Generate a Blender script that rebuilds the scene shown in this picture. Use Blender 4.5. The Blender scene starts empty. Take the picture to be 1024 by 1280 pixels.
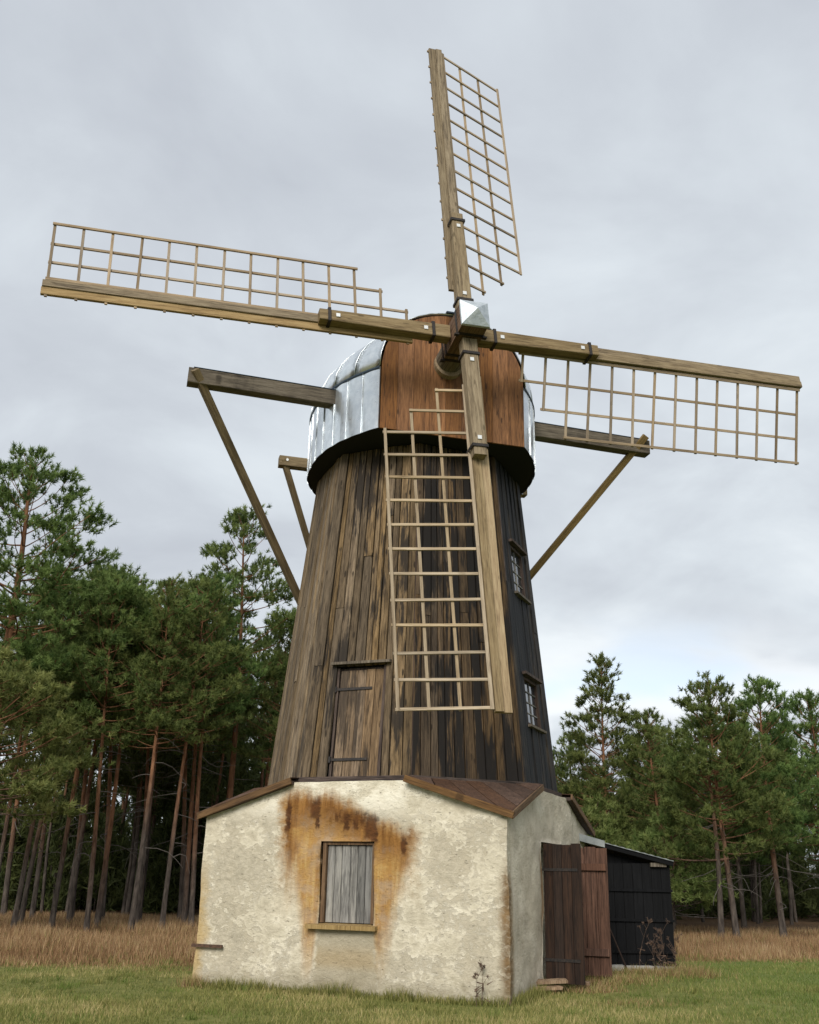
import bpy, math, random
import numpy as np
from mathutils import Vector, Matrix, noise as mnoise

# ------------------------------------------------------------------ camera, sky, sun, exposure
scene = bpy.context.scene
COL = scene.collection
CAM_LOC = Vector((0.0, -18.907, 1.6))
YAW, PITCH, ROLL = -0.0088, 0.3537, 0.0226
_f = Vector((math.sin(YAW)*math.cos(PITCH), math.cos(YAW)*math.cos(PITCH), math.sin(PITCH)))
_r = Vector((math.cos(YAW), -math.sin(YAW), 0.0))
_u = _r.cross(_f)
CR = _r*math.cos(ROLL) + _u*math.sin(ROLL)
CU = -_r*math.sin(ROLL) + _u*math.cos(ROLL)
cam_data = bpy.data.cameras.new('camera')
cam_data.sensor_fit = 'HORIZONTAL'
cam_data.sensor_width = 36.0
cam_data.lens = 36.0*1251.35/1024.0
cam_data.clip_end = 2000.0
cam = bpy.data.objects.new('camera', cam_data)
m = Matrix.Identity(4)
for i in range(3):
    m[i][0], m[i][1], m[i][2], m[i][3] = CR[i], CU[i], -_f[i], CAM_LOC[i]
cam.matrix_world = m
COL.objects.link(cam)
scene.camera = cam

SUN_EL, SUN_AZ = math.radians(33), math.radians(-166)   # azimuth clockwise from +Y
world = bpy.data.worlds.new('World')
scene.world = world
world.use_nodes = True
wt = world.node_tree
wt.nodes.clear()

sun_data = bpy.data.lights.new('sun', 'SUN')
sun_data.energy = 1.5
sun_data.angle = math.radians(30)
sun_data.color = (1.0, 0.955, 0.88)
sun = bpy.data.objects.new('sun', sun_data)
sdir = Vector((math.sin(SUN_AZ)*math.cos(SUN_EL), math.cos(SUN_AZ)*math.cos(SUN_EL), math.sin(SUN_EL)))
sun.rotation_euler = sdir.to_track_quat('Z', 'Y').to_euler()
sun.location = sdir*60
COL.objects.link(sun)

scene.view_settings.view_transform = 'Standard'
scene.view_settings.look = 'None'
scene.view_settings.gamma = 1.0
scene.view_settings.exposure = 1.25
scene.render.engine = 'CYCLES'
try:
    scene.cycles.use_denoising = True
    scene.cycles.max_bounces = 6
except Exception:
    pass

# ------------------------------------------------------------------ node helpers
class NT:
    def __init__(s, tree): s.t = tree
    def new(s, typ, **kw):
        n = s.t.nodes.new(typ)
        for k, v in kw.items(): setattr(n, k, v)
        return n
    def link(s, a, b): s.t.links.new(a, b)
    def put(s, sock, v):
        if isinstance(v, bpy.types.NodeSocket): s.link(v, sock)
        elif v is not None:
            if sock.type == 'RGBA' and len(v) == 3: v = (*v, 1.0)
            sock.default_value = v
    def math(s, op, a, b=None, c=None, clamp=False):
        n = s.new('ShaderNodeMath', operation=op); n.use_clamp = clamp
        s.put(n.inputs[0], a)
        if b is not None: s.put(n.inputs[1], b)
        if c is not None: s.put(n.inputs[2], c)
        return n.outputs[0]
    def mul(s, a, b): return s.math('MULTIPLY', a, b)
    def add(s, a, b): return s.math('ADD', a, b)
    def sub(s, a, b): return s.math('SUBTRACT', a, b)
    def mx(s, a, b): return s.math('MAXIMUM', a, b)
    def sm(s, v, a, b, lo=0.0, hi=1.0):
        n = s.new('ShaderNodeMapRange', interpolation_type='SMOOTHSTEP')
        s.put(n.inputs['Value'], v)
        n.inputs['From Min'].default_value = a; n.inputs['From Max'].default_value = b
        n.inputs['To Min'].default_value = lo; n.inputs['To Max'].default_value = hi
        return n.outputs['Result']
    def vmath(s, op, a, b):
        n = s.new('ShaderNodeVectorMath', operation=op)
        s.put(n.inputs[0], a); s.put(n.inputs[1], b)
        return n.outputs[0]
    def noise(s, vec, scale=1.0, detail=4.0, rough=0.55, dist=0.0):
        n = s.new('ShaderNodeTexNoise')
        if vec is not None: s.link(vec, n.inputs['Vector'])
        n.inputs['Scale'].default_value = scale; n.inputs['Detail'].default_value = detail
        n.inputs['Roughness'].default_value = rough; n.inputs['Distortion'].default_value = dist
        return n.outputs['Fac']
    def voronoi(s, vec, scale=1.0):
        n = s.new('ShaderNodeTexVoronoi')
        s.link(vec, n.inputs['Vector']); n.inputs['Scale'].default_value = scale
        return n.outputs['Distance']
    def mix(s, fac, a, b, mode='MIX'):
        n = s.new('ShaderNodeMix', data_type='RGBA', blend_type=mode)
        s.put(n.inputs[0], fac); s.put(n.inputs[6], a); s.put(n.inputs[7], b)
        return n.outputs[2]
    def ramp(s, fac, stops):
        n = s.new('ShaderNodeValToRGB')
        s.put(n.inputs[0], fac)
        cr = n.color_ramp
        while len(cr.elements) < len(stops): cr.elements.new(0.5)
        for e, (p, c) in zip(cr.elements, stops):
            e.position = p; e.color = (*c, 1.0) if len(c) == 3 else c
        return n.outputs[0]
    def xyz(s, v):
        n = s.new('ShaderNodeSeparateXYZ'); s.link(v, n.inputs[0]); return n.outputs

MATS = {}
def mat(name, build):
    m = bpy.data.materials.new(name); m.use_nodes = True
    t = m.node_tree; t.nodes.clear()
    h = NT(t)
    out = h.new('ShaderNodeOutputMaterial'); b = h.new('ShaderNodeBsdfPrincipled')
    h.link(b.outputs[0], out.inputs[0])
    build(h, b)
    MATS[name] = m
    return m

def bump(h, b, height, strength=0.4, dist=0.01):
    n = h.new('ShaderNodeBump'); n.inputs['Strength'].default_value = strength
    n.inputs['Distance'].default_value = dist
    h.link(height, n.inputs['Height']); h.link(n.outputs[0], b.inputs['Normal'])

# sky: Nishita behind a broken stratus layer
GAPV = (8.4, 0.6, 2.0)
def build_world():
    h = NT(wt)
    sky = h.new('ShaderNodeTexSky', sky_type='NISHITA')
    sky.sun_disc = False; sky.sun_elevation = SUN_EL; sky.sun_rotation = SUN_AZ
    sky.air_density = 1.0; sky.dust_density = 1.5
    tc = h.new('ShaderNodeTexCoord'); d = tc.outputs['Generated']
    s = h.xyz(d)
    # project on to a cloud plane so that clouds shrink towards the horizon
    zz = h.add(h.mx(s[2], 0.0), 0.22)
    pv = h.new('ShaderNodeCombineXYZ')
    h.link(h.math('DIVIDE', s[0], zz), pv.inputs[0]); h.link(h.math('DIVIDE', s[1], zz), pv.inputs[1])
    pv = pv.outputs[0]
    n1 = h.noise(pv, 0.55, 5, 0.5, 0.3)
    n2 = h.noise(pv, 2.6, 6, 0.55, 0.4)
    nn = h.add(h.mul(n1, 0.68), h.mul(n2, 0.32))
    cloud = h.ramp(nn, [(0.38, (2.48, 2.66, 2.95)), (0.46, (2.85, 3.06, 3.34)), (0.53, (3.35, 3.62, 3.88)), (0.61, (4.0, 4.28, 4.48))])
    # breaks low over the horizon where blue sky and sunlit cloud edges show
    gv = h.vmath('ADD', pv, GAPV)
    gap = h.noise(gv, 1.5, 4, 0.45, 0.1)
    low = h.sm(s[2], 0.15, 0.27, 1.0, 0.0)
    rim = h.mul(h.sm(gap, 0.47, 0.60), low)
    hole = h.mul(h.sm(gap, 0.57, 0.68), low)
    skyc = h.mix(0.5, sky.outputs[0], (3.3, 4.0, 5.0))
    c = h.mix(h.mul(rim, 0.9), cloud, (4.8, 5.0, 5.15))
    c = h.mix(h.mul(hole, 0.65), c, skyc)
    bg = h.new('ShaderNodeBackground'); h.link(c, bg.inputs[0]); bg.inputs[1].default_value = 0.090
    o = h.new('ShaderNodeOutputWorld'); h.link(bg.outputs[0], o.inputs[0])
build_world()

# ------------------------------------------------------------------ materials
def wood(name, light, mid, dark, tar=0.0, tarcol=(0.012, 0.011, 0.011), tarlo=0.45, tarhi=0.6, knots=1.0, rough=0.85, var=0.35,
         fine=1.0, grey=None, tarscale=(2.6, 2.6, 0.5), seed=0.0, bstr=0.5, satv=(0.92, 1.24)):
    light, mid, dark = [tuple(c*0.86 for c in q) for q in (light, mid, dark)]
    def b_(h, b):
        tc = h.new('ShaderNodeTexCoord'); oi = h.new('ShaderNodeObjectInfo')
        rv = h.mul(oi.outputs['Random'], 57.0)
        cx = h.new('ShaderNodeCombineXYZ'); h.link(rv, cx.inputs[0]); h.link(h.mul(rv, 1.7), cx.inputs[1]); h.link(h.mul(rv, 0.9), cx.inputs[2])
        v = h.vmath('ADD', tc.outputs['Object'], cx.outputs[0])
        g1 = h.noise(h.vmath('MULTIPLY', v, (24*fine, 24*fine, 1.3)), 1.0, 6, 0.65, 0.9)
        g2 = h.noise(h.vmath('MULTIPLY', v, (95*fine, 95*fine, 5.0)), 1.0, 4, 0.65)
        g3 = h.noise(h.vmath('MULTIPLY', v, (7, 7, 1.4)), 1.0, 4, 0.55)
        f = h.add(h.add(h.mul(g1, 0.48), h.mul(g2, 0.34)), h.mul(g3, 0.18))
        col = h.ramp(f, [(0.39, dark), (0.49, mid), (0.60, light)])
        if grey:
            gp = h.sm(h.noise(h.vmath('MULTIPLY', v, (9, 9, 0.7)), 1.0, 5, 0.6), 0.45, 0.62)
            col = h.mix(h.mul(gp, 0.8), col, grey)
        # board to board variation
        vv = h.new('ShaderNodeHueSaturation')
        h.link(h.sm(h.math('FRACT', h.mul(oi.outputs['Random'], 7.31)), 0.0, 1.0, satv[0], satv[1]), vv.inputs['Saturation'])
        h.link(h.add(h.mul(oi.outputs['Random'], var), 1.0 - var*0.5), vv.inputs['Value'])
        h.link(col, vv.inputs['Color']); col = vv.outputs[0]
        # knots
        if knots:
            kv = h.vmath('MULTIPLY', v, (6.5, 0.0, 2.1))
            k = h.voronoi(h.vmath('ADD', kv, (0.0, 0.0, 0.0)), 1.0)
            km = h.mul(h.mul(h.sm(h.add(k, h.mul(h.sub(g1, 0.5), 0.10)), 0.10, 0.17, 1.0, 0.0), 0.9*knots), h.sm(g3, 0.40, 0.52))
            col = h.mix(km, col, tuple(c*0.22 for c in mid))
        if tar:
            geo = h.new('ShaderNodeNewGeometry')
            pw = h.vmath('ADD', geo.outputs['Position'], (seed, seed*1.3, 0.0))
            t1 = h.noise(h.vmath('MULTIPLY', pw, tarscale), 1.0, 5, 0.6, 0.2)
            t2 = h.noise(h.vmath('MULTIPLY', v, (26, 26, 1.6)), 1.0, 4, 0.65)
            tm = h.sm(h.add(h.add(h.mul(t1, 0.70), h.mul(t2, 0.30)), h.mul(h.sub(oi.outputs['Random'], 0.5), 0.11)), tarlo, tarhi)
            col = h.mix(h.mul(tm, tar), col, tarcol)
        h.link(col, b.inputs['Base Color'])
        b.inputs['Roughness'].default_value = rough
        b.inputs['Specular IOR Level'].default_value = 0.25
        bump(h, b, f, bstr, 0.012)
    return mat(name, b_)

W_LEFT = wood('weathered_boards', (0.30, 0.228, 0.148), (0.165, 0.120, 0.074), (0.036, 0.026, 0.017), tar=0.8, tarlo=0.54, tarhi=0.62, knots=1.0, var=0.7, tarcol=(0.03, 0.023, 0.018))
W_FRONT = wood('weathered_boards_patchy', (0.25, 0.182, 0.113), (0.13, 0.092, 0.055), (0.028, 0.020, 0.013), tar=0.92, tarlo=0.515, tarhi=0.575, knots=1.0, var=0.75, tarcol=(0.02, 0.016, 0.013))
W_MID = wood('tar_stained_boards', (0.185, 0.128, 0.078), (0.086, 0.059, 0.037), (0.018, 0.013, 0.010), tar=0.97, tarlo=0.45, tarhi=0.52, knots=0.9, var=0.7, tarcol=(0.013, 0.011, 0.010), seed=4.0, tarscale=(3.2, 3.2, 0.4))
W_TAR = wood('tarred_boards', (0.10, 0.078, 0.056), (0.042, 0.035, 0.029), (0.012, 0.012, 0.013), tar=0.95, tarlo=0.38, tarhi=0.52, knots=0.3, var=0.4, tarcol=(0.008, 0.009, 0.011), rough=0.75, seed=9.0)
W_DOOR = wood('loft_door_boards', (0.29, 0.188, 0.098), (0.165, 0.102, 0.05), (0.04, 0.025, 0.014), tar=0.75, tarlo=0.53, tarhi=0.60, var=0.4, tarcol=(0.03, 0.023, 0.018), satv=(0.78, 0.95))
W_SAIL = wood('sail_timber', (0.32, 0.24, 0.13), (0.22, 0.155, 0.078), (0.085, 0.058, 0.03), knots=0.6, var=0.3, tar=0.35, tarlo=0.55, tarhi=0.75, tarcol=(0.10, 0.085, 0.06), satv=(0.76, 1.0))
W_LEAD = wood('leading_board_timber', (0.42, 0.30, 0.14), (0.32, 0.21, 0.09), (0.16, 0.10, 0.042), knots=0.5, var=0.25, satv=(0.76, 1.0))
W_LATH = wood('lath_timber', (0.50, 0.39, 0.25), (0.39, 0.285, 0.165), (0.2, 0.138, 0.075), knots=0.3, var=0.45, fine=1.6, satv=(0.76, 1.0))  # lit copy: front light on the lowest sail put into the paler colour
W_LATH2 = wood('shaded_lath_timber', (0.42, 0.315, 0.20), (0.31, 0.225, 0.138), (0.165, 0.115, 0.07), knots=0.3, var=0.7, fine=1.6, satv=(0.76, 1.0))  # shaded copy of the same laths: dimness against the sky put into colour
W_BEAM = wood('grey_beam_timber', (0.21, 0.175, 0.13), (0.13, 0.105, 0.076), (0.05, 0.04, 0.03), knots=0.7, var=0.2, tar=0.5, tarlo=0.55, tarhi=0.7, satv=(0.76, 1.0))
W_BRACE = wood('brace_timber', (0.30, 0.205, 0.08), (0.20, 0.132, 0.048), (0.10, 0.063, 0.025), knots=0.6, var=0.2, satv=(0.76, 1.0))
W_GABLE = wood('stained_gable_boards', (0.30, 0.138, 0.052), (0.19, 0.083, 0.030), (0.065, 0.028, 0.011), knots=0.9, var=0.5, rough=0.6, fine=0.7, bstr=0.25, satv=(0.96, 1.08))
W_POLL = wood('poll_timber', (0.22, 0.13, 0.075), (0.135, 0.075, 0.042), (0.05, 0.027, 0.016), knots=0.5, var=0.3)
W_GREY = wood('silver_grey_boards', (0.33, 0.315, 0.285), (0.17, 0.163, 0.152), (0.05, 0.047, 0.044), knots=0.8, var=0.6, grey=(0.22, 0.212, 0.2), fine=0.8)
W_SILL = wood('sill_timber', (0.40, 0.29, 0.15), (0.29, 0.20, 0.09), (0.14, 0.09, 0.042), knots=0.3, var=0.2)
W_FASC = wood('fascia_timber', (0.20, 0.118, 0.058), (0.125, 0.071, 0.034), (0.045, 0.026, 0.015), knots=0.6, var=0.3, tar=0.5, tarlo=0.55, tarhi=0.7, tarcol=(0.06, 0.04, 0.03))
W_ROOFB = wood('corner_roof_boards', (0.125, 0.072, 0.046), (0.075, 0.042, 0.027), (0.03, 0.017, 0.012), knots=0.3, var=0.4)
W_DARK = wood('dark_door_boards', (0.050, 0.030, 0.021), (0.026, 0.016, 0.012), (0.009, 0.006, 0.005), knots=0.7, var=0.3)
W_BROWN = wood('brown_door_boards', (0.165, 0.084, 0.054), (0.10, 0.050, 0.033), (0.035, 0.018, 0.012), knots=0.8, var=0.3, tar=0.6, tarlo=0.6, tarhi=0.66, tarcol=(0.30, 0.20, 0.14), satv=(0.92, 1.05))
W_BLACK = wood('black_painted_boards', (0.0075, 0.0075, 0.0085), (0.004, 0.0042, 0.005), (0.0018, 0.0018, 0.0024), knots=0.2, var=0.4, rough=0.95)
W_LEDGE = wood('ledge_timber', (0.125, 0.092, 0.075), (0.065, 0.046, 0.038), (0.022, 0.016, 0.014), knots=0.2, var=0.3)
W_SCRAP = wood('scrap_timber', (0.42, 0.31, 0.21), (0.27, 0.185, 0.12), (0.10, 0.065, 0.04), knots=0.3, var=0.4)

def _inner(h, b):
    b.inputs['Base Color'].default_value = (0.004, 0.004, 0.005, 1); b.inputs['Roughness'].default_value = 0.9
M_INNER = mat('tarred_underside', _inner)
def _iron(h, b):
    tc = h.new('ShaderNodeTexCoord')
    n = h.noise(tc.outputs['Object'], 30, 4)
    h.link(h.ramp(n, [(0.35, (0.010, 0.010, 0.011)), (0.7, (0.04, 0.030, 0.024))]), b.inputs['Base Color'])
    b.inputs['Roughness'].default_value = 0.6; b.inputs['Metallic'].default_value = 0.4
M_IRON = mat('black_iron', _iron)
def _rusty(h, b):
    tc = h.new('ShaderNodeTexCoord')
    n = h.noise(tc.outputs['Object'], 40, 4)
    h.link(h.ramp(n, [(0.35, (0.035, 0.018, 0.011)), (0.7, (0.11, 0.056, 0.03))]), b.inputs['Base Color'])
    b.inputs['Roughness'].default_value = 0.8
M_RUST = mat('rusty_iron', _rusty)
def _zinc(h, b):
    tc = h.new('ShaderNodeTexCoord'); geo = h.new('ShaderNodeNewGeometry'); oi = h.new('ShaderNodeObjectInfo')
    n = h.noise(geo.outputs['Position'], 7, 4, 0.6)
    c = h.ramp(n, [(0.35, (0.60, 0.645, 0.68)), (0.65, (0.74, 0.775, 0.80))])
    vv = h.new('ShaderNodeHueSaturation'); h.link(h.add(h.mul(oi.outputs['Random'], 0.22), 0.88), vv.inputs['Value']); h.link(c, vv.inputs['Color'])
    h.link(vv.outputs[0], b.inputs['Base Color'])
    b.inputs['Metallic'].default_value = 0.82
    h.link(h.sm(h.noise(geo.outputs['Position'], 12, 5, 0.6), 0.3, 0.7, 0.27, 0.42), b.inputs['Roughness'])
    rv = h.mul(oi.outputs['Random'], 30.0)
    cx = h.new('ShaderNodeCombineXYZ'); h.link(rv, cx.inputs[0])
    w = h.noise(h.vmath('ADD', geo.outputs['Position'], cx.outputs[0]), 1.6, 1, 0.4, 0.2)
    bump(h, b, w, 0.5, 0.06)
M_ZINC = mat('galvanised_sheet', _zinc)
def _nose(h, b):
    geo = h.new('ShaderNodeNewGeometry')
    n = h.noise(geo.outputs['Position'], 9, 4, 0.6)
    h.link(h.ramp(n, [(0.35, (0.36, 0.40, 0.43)), (0.65, (0.50, 0.54, 0.57))]), b.inputs['Base Color'])
    b.inputs['Metallic'].default_value = 0.5; b.inputs['Roughness'].default_value = 0.55
    bump(h, b, n, 0.4, 0.03)
M_NOSE = mat('dull_zinc_sheet', _nose)
def _roofsheet(h, b):
    geo = h.new('ShaderNodeNewGeometry')
    n = h.noise(geo.outputs['Position'], 5, 4)
    h.link(h.ramp(n, [(0.35, (0.17, 0.185, 0.185)), (0.7, (0.29, 0.305, 0.30))]), b.inputs['Base Color'])
    b.inputs['Roughness'].default_value = 0.5; b.inputs['Metallic'].default_value = 0.2
M_SHEET = mat('grey_roof_sheet', _roofsheet)
def _felt(h, b):
    b.inputs['Base Color'].default_value = (0.03, 0.05, 0.08, 1); b.inputs['Roughness'].default_value = 0.7
M_FELT = mat('blue_black_felt', _felt)
def _plate(h, b):
    b.inputs['Base Color'].default_value = (0.7, 0.7, 0.68, 1); b.inputs['Roughness'].default_value = 0.4; b.inputs['Metallic'].default_value = 0.6
M_PLATE = mat('zinc_washer', _plate)
def _glass(h, b):
    tc = h.new('ShaderNodeTexCoord')
    n = h.noise(tc.outputs['Object'], 3, 2)
    b.inputs['Base Color'].default_value = (0.03, 0.035, 0.04, 1)
    b.inputs['Roughness'].default_value = 0.04; b.inputs['Specular IOR Level'].default_value = 1.0
    b.inputs['IOR'].default_value = 1.9
    bump(h, b, n, 0.15, 0.02)
M_GLASS = mat('window_glass', _glass)
def _conc(h, b):
    geo = h.new('ShaderNodeNewGeometry')
    n = h.noise(geo.outputs['Position'], 14, 5, 0.6)
    h.link(h.ramp(n, [(0.3, (0.26, 0.25, 0.23)), (0.7, (0.46, 0.44, 0.41))]), b.inputs['Base Color'])
    b.inputs['Roughness'].default_value = 0.9; bump(h, b, n, 0.4, 0.01)
M_CONC = mat('pale_concrete', _conc)

# lime render of the base; object coordinates: x along the front wall, front wall at y = -2.67
def _plaster(h, b):
    tc = h.new('ShaderNodeTexCoord'); o = tc.outputs['Object']
    s = h.xyz(o); x, y, z = s[0], s[1], s[2]
    n_big = h.noise(h.vmath('MULTIPLY', o, (1.2, 1.2, 1.25)), 1.0, 6, 0.6, 0.3)
    n_mid = h.noise(h.vmath('MULTIPLY', o, (2.8, 2.8, 4.0)), 1.0, 8, 0.66, 0.15)
    n_fin = h.noise(h.vmath('MULTIPLY', o, (10, 10, 15)), 1.0, 7, 0.7, 0.2)
    c = h.ramp(h.add(h.mul(n_big, 0.4), h.mul(n_mid, 0.6)), [(0.38, (0.50, 0.45, 0.345)), (0.45, (0.62, 0.565, 0.44)), (0.51, (0.74, 0.685, 0.555)), (0.58, (0.83, 0.785, 0.66))])
    # worn undercoat patches
    wf = h.add(h.add(h.mul(n_big, 0.45), h.mul(n_mid, 0.30)), h.mul(n_fin, 0.25))
    worn = h.mul(h.sm(wf, 0.484, 0.516), h.sm(z, 2.85, 2.4))
    c = h.mix(h.mul(worn, 0.80), c, h.ramp(n_fin, [(0.38, (0.31, 0.27, 0.195)), (0.6, (0.48, 0.425, 0.32))]))
    chip = h.mul(h.mul(h.sm(wf, 0.474, 0.486), h.sm(wf, 0.500, 0.490)), h.sm(n_mid, 0.42, 0.55))
    c = h.mix(h.mul(chip, 0.45), c, (0.20, 0.165, 0.115))
    speck = h.sm(h.noise(h.vmath('MULTIPLY', o, (12, 12, 34)), 1.0, 5, 0.7, 0.3), 0.62, 0.68)
    c = h.mix(h.mul(speck, 0.55), c, (0.17, 0.14, 0.095))
    front = h.sm(y, -2.40, -2.50)
    # grey cement render on the side walls
    side = h.mul(h.sm(x, 2.44, 2.54), h.sm(y, -2.56, -2.46))
    cg = h.ramp(h.add(h.mul(n_big, 0.5), h.mul(n_mid, 0.5)), [(0.36, (0.40, 0.35, 0.27)), (0.5, (0.56, 0.50, 0.40)), (0.62, (0.67, 0.61, 0.50))])
    c = h.mix(side, c, cg)
    # smoother infill below the window
    wobx = h.add(x, h.mul(h.sub(n_mid, 0.5), 0.35))
    infill = h.mul(h.mul(h.sm(wobx, -0.5, -0.42), h.sm(wobx, 0.6, 0.5)), h.mul(h.sm(z, 0.95, 0.85), front))
    ci = h.ramp(n_mid, [(0.35, (0.34, 0.30, 0.215)), (0.65, (0.45, 0.40, 0.30))])
    band = h.mul(h.sm(z, 0.28, 0.45), h.sm(z, 0.75, 0.5))
    ci = h.mix(h.mul(band, 0.55), ci, (0.37, 0.26, 0.12))
    c = h.mix(h.mul(infill, 0.85), c, ci)
    # rust bleeding from above the window
    sv = h.noise(h.vmath('MULTIPLY', o, (3.2, 1.0, 0.55)), 1.0, 6, 0.62, 0.25)      # broad vertical runs
    sv2 = h.noise(h.vmath('MULTIPLY', o, (14.0, 1.0, 1.3)), 1.0, 7, 0.72, 0.25)
    wx = h.add(x, h.mul(h.sub(n_mid, 0.5), 0.55))
    topz = h.add(h.sub(2.95, h.mul(h.sm(x, -0.6, 1.0), 0.55)), h.add(h.mul(h.sub(sv, 0.5), 0.5), h.mul(h.sub(n_fin, 0.5), 0.25)))
    below = h.sm(h.sub(topz, z), -0.10, 0.22)
    inx = h.mul(h.sm(wx, -1.28, -1.02), h.sm(wx, 1.30, 0.92))
    ax = h.math('ABSOLUTE', h.sub(x, 0.02))
    beside = h.mul(h.sm(ax, 0.40, 0.55), h.sm(ax, 0.95, 0.62))
    reach = h.add(h.sub(1.55, h.mul(beside, 1.15)), h.add(h.mul(h.sub(sv, 0.5), 1.6), h.mul(h.sub(n_mid, 0.5), 0.9)))
    fade = h.sm(h.sub(z, reach), -0.45, 0.65)
    och = h.mul(h.mul(h.mul(below, inx), fade), front)
    amt = h.sm(n_mid, 0.30, 0.60, 0.62, 0.97)
    c = h.mix(h.mul(och, amt), c, h.ramp(h.add(h.mul(sv2, 0.5), h.mul(n_mid, 0.5)), [(0.36, (0.24, 0.105, 0.026)), (0.5, (0.40, 0.215, 0.058)), (0.64, (0.55, 0.38, 0.15))]))
    rz = h.sub(h.add(h.add(z, h.mul(h.sub(sv2, 0.5), 0.9)), h.mul(h.sub(sv, 0.5), 0.8)), h.sub(topz, 0.55))
    rust = h.mul(h.mul(h.sm(rz, -0.30, 0.35), below), h.mul(inx, front))
    edges = h.mul(h.mul(h.sm(h.math('ABSOLUTE', h.sub(wx, -0.02)), 0.75, 1.0), och), h.sm(z, 1.3, 2.1))
    c = h.mix(h.mul(h.mx(rust, h.mul(edges, 0.95)), 0.9), c, h.ramp(sv2, [(0.38, (0.12, 0.046, 0.012)), (0.62, (0.28, 0.13, 0.034))]))
    # dark rust clots with drips
    clot = h.mul(h.sm(h.math('ABSOLUTE', h.sub(h.add(z, h.mul(h.sub(n_fin, 0.5), 0.30)), h.sub(2.52, h.mul(h.sub(x, 0.0), 0.10)))), 0.17, 0.03), h.mul(h.sm(wx, -0.42, -0.25), h.sm(wx, 0.60, 0.45)))
    clot = h.mul(clot, h.sm(h.add(h.mul(sv2, 0.6), h.mul(n_mid, 0.4)), 0.44, 0.56))
    drips = clot
    for (dx, z1, z0, wd) in ((-0.58, 2.80, 2.50, 0.10), (-0.545, 2.56, 2.34, 0.045), (-0.03, 2.56, 2.30, 0.06), (0.13, 2.50, 2.34, 0.05), (0.40, 2.54, 2.20, 0.13), (0.46, 2.40, 2.14, 0.06), (-1.06, 2.70, 2.3, 0.05), (0.95, 2.22, 1.98, 0.05)):
        xx = h.add(x, h.mul(h.sub(n_fin, 0.5), 0.16))
        mx = h.sm(h.math('ABSOLUTE', h.sub(xx, dx)), wd*1.2, wd*0.5)
        zz = h.add(z, h.mul(h.sub(sv2, 0.5), 0.22))
        mz = h.mul(h.sm(zz, z0-0.03, z0+0.05), h.sm(zz, z1+0.10, z1-0.06))
        drips = h.mx(drips, h.mul(mx, mz))
    c = h.mix(h.mul(h.mul(drips, front), 0.85), c, h.ramp(n_fin, [(0.4, (0.045, 0.018, 0.009)), (0.62, (0.10, 0.038, 0.014))]))
    # ochre edge at the left corner, brown run down the right corner
    le = h.mul(h.mul(h.sm(wx, -2.35, -2.6), front), h.sm(z, 2.0, 1.2))
    c = h.mix(h.mul(le, 0.75), c, (0.46, 0.31, 0.11))
    wz = h.add(z, h.mul(h.sub(sv, 0.5), 0.6))
    re = h.mul(h.sm(h.add(x, h.mul(h.sub(n_mid, 0.5), 0.16)), 2.40, 2.58), h.mul(h.sm(y, -2.40, -2.62), h.sm(wz, 1.95, 1.5)))
    c = h.mix(h.mul(re, h.sm(n_fin, 0.3, 0.6, 0.6, 0.95)), c, h.ramp(n_mid, [(0.4, (0.13, 0.075, 0.03)), (0.6, (0.23, 0.14, 0.06))]))
    # rust at the door jamb
    dj = h.mul(h.mul(side, h.sm(h.add(y, h.mul(h.sub(n_mid, 0.5), 0.2)), -1.0, -0.84)), h.mul(h.sm(z, 0.7, 1.3), h.sm(z, 2.1, 1.8)))
    c = h.mix(h.mul(h.mul(dj, h.sm(y, -0.55, -0.75)), 0.85), c, (0.19, 0.10, 0.03))
    # darker brown tone towards the ground
    foot_tone = h.sm(h.add(z, h.mul(h.sub(n_mid, 0.5), 0.7)), 0.34, 0.05)
    c = h.mix(h.mul(foot_tone, 0.5), c, (0.22, 0.19, 0.12))
    c = h.mix(1.0, c, (0.88, 0.87, 0.86), 'MULTIPLY')
    h.link(c, b.inputs['Base Color'])
    b.inputs['Roughness'].default_value = 0.95; b.inputs['Specular IOR Level'].default_value = 0.15
    hh = h.sub(h.add(h.add(h.mul(n_fin, 0.5), h.mul(n_mid, 1.0)), h.mul(speck, -0.25)), h.mul(worn, 0.16))
    bump(h, b, hh, 0.75, 0.055)
M_PLASTER = mat('lime_render', _plaster)

# ------------------------------------------------------------------ object helpers
def link(o, parent=None):
    COL.objects.link(o)
    if parent is not None: o.parent = parent
    return o
def tag(o, label=None, cat=None, group=None, kind=None):
    if label: o['label'] = label
    if cat: o['category'] = cat
    if group: o['group'] = group
    if kind: o['kind'] = kind
    return o
def empty(name, loc=(0, 0, 0), rz=0.0):
    o = bpy.data.objects.new(name, None); o.location = loc; o.rotation_euler = (0, 0, rz)
    o.empty_display_size = 0.3
    return link(o)
def mesh_data(name, verts, faces, material=None, smooth=False):
    me = bpy.data.meshes.new(name)
    me.from_pydata([tuple(v) for v in verts], [], [tuple(f) for f in faces])
    me.validate(); me.update()
    if material: me.materials.append(material)
    if smooth:
        for p in me.polygons: p.use_smooth = True
    return me
def mesh(name, verts, faces, material, parent=None, mw=None, smooth=False):
    o = bpy.data.objects.new(name, mesh_data(name, verts, faces, material, smooth))
    if mw is not None: o.matrix_basis = mw
    return link(o, parent)
def frame(origin, x, y, z):
    M = Matrix.Identity(4)
    for i in range(3): M[i][0], M[i][1], M[i][2], M[i][3] = x[i], y[i], z[i], origin[i]
    return M
def frame_z(a, b, hint):
    """matrix with local z running from a to b and local x near the hint; returns matrix and length"""
    a, b = Vector(a), Vector(b)
    z = (b-a); L = z.length; z = z/L
    y = z.cross(Vector(hint)).normalized(); x = y.cross(z)
    return frame(a, x, y, z), L
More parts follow.
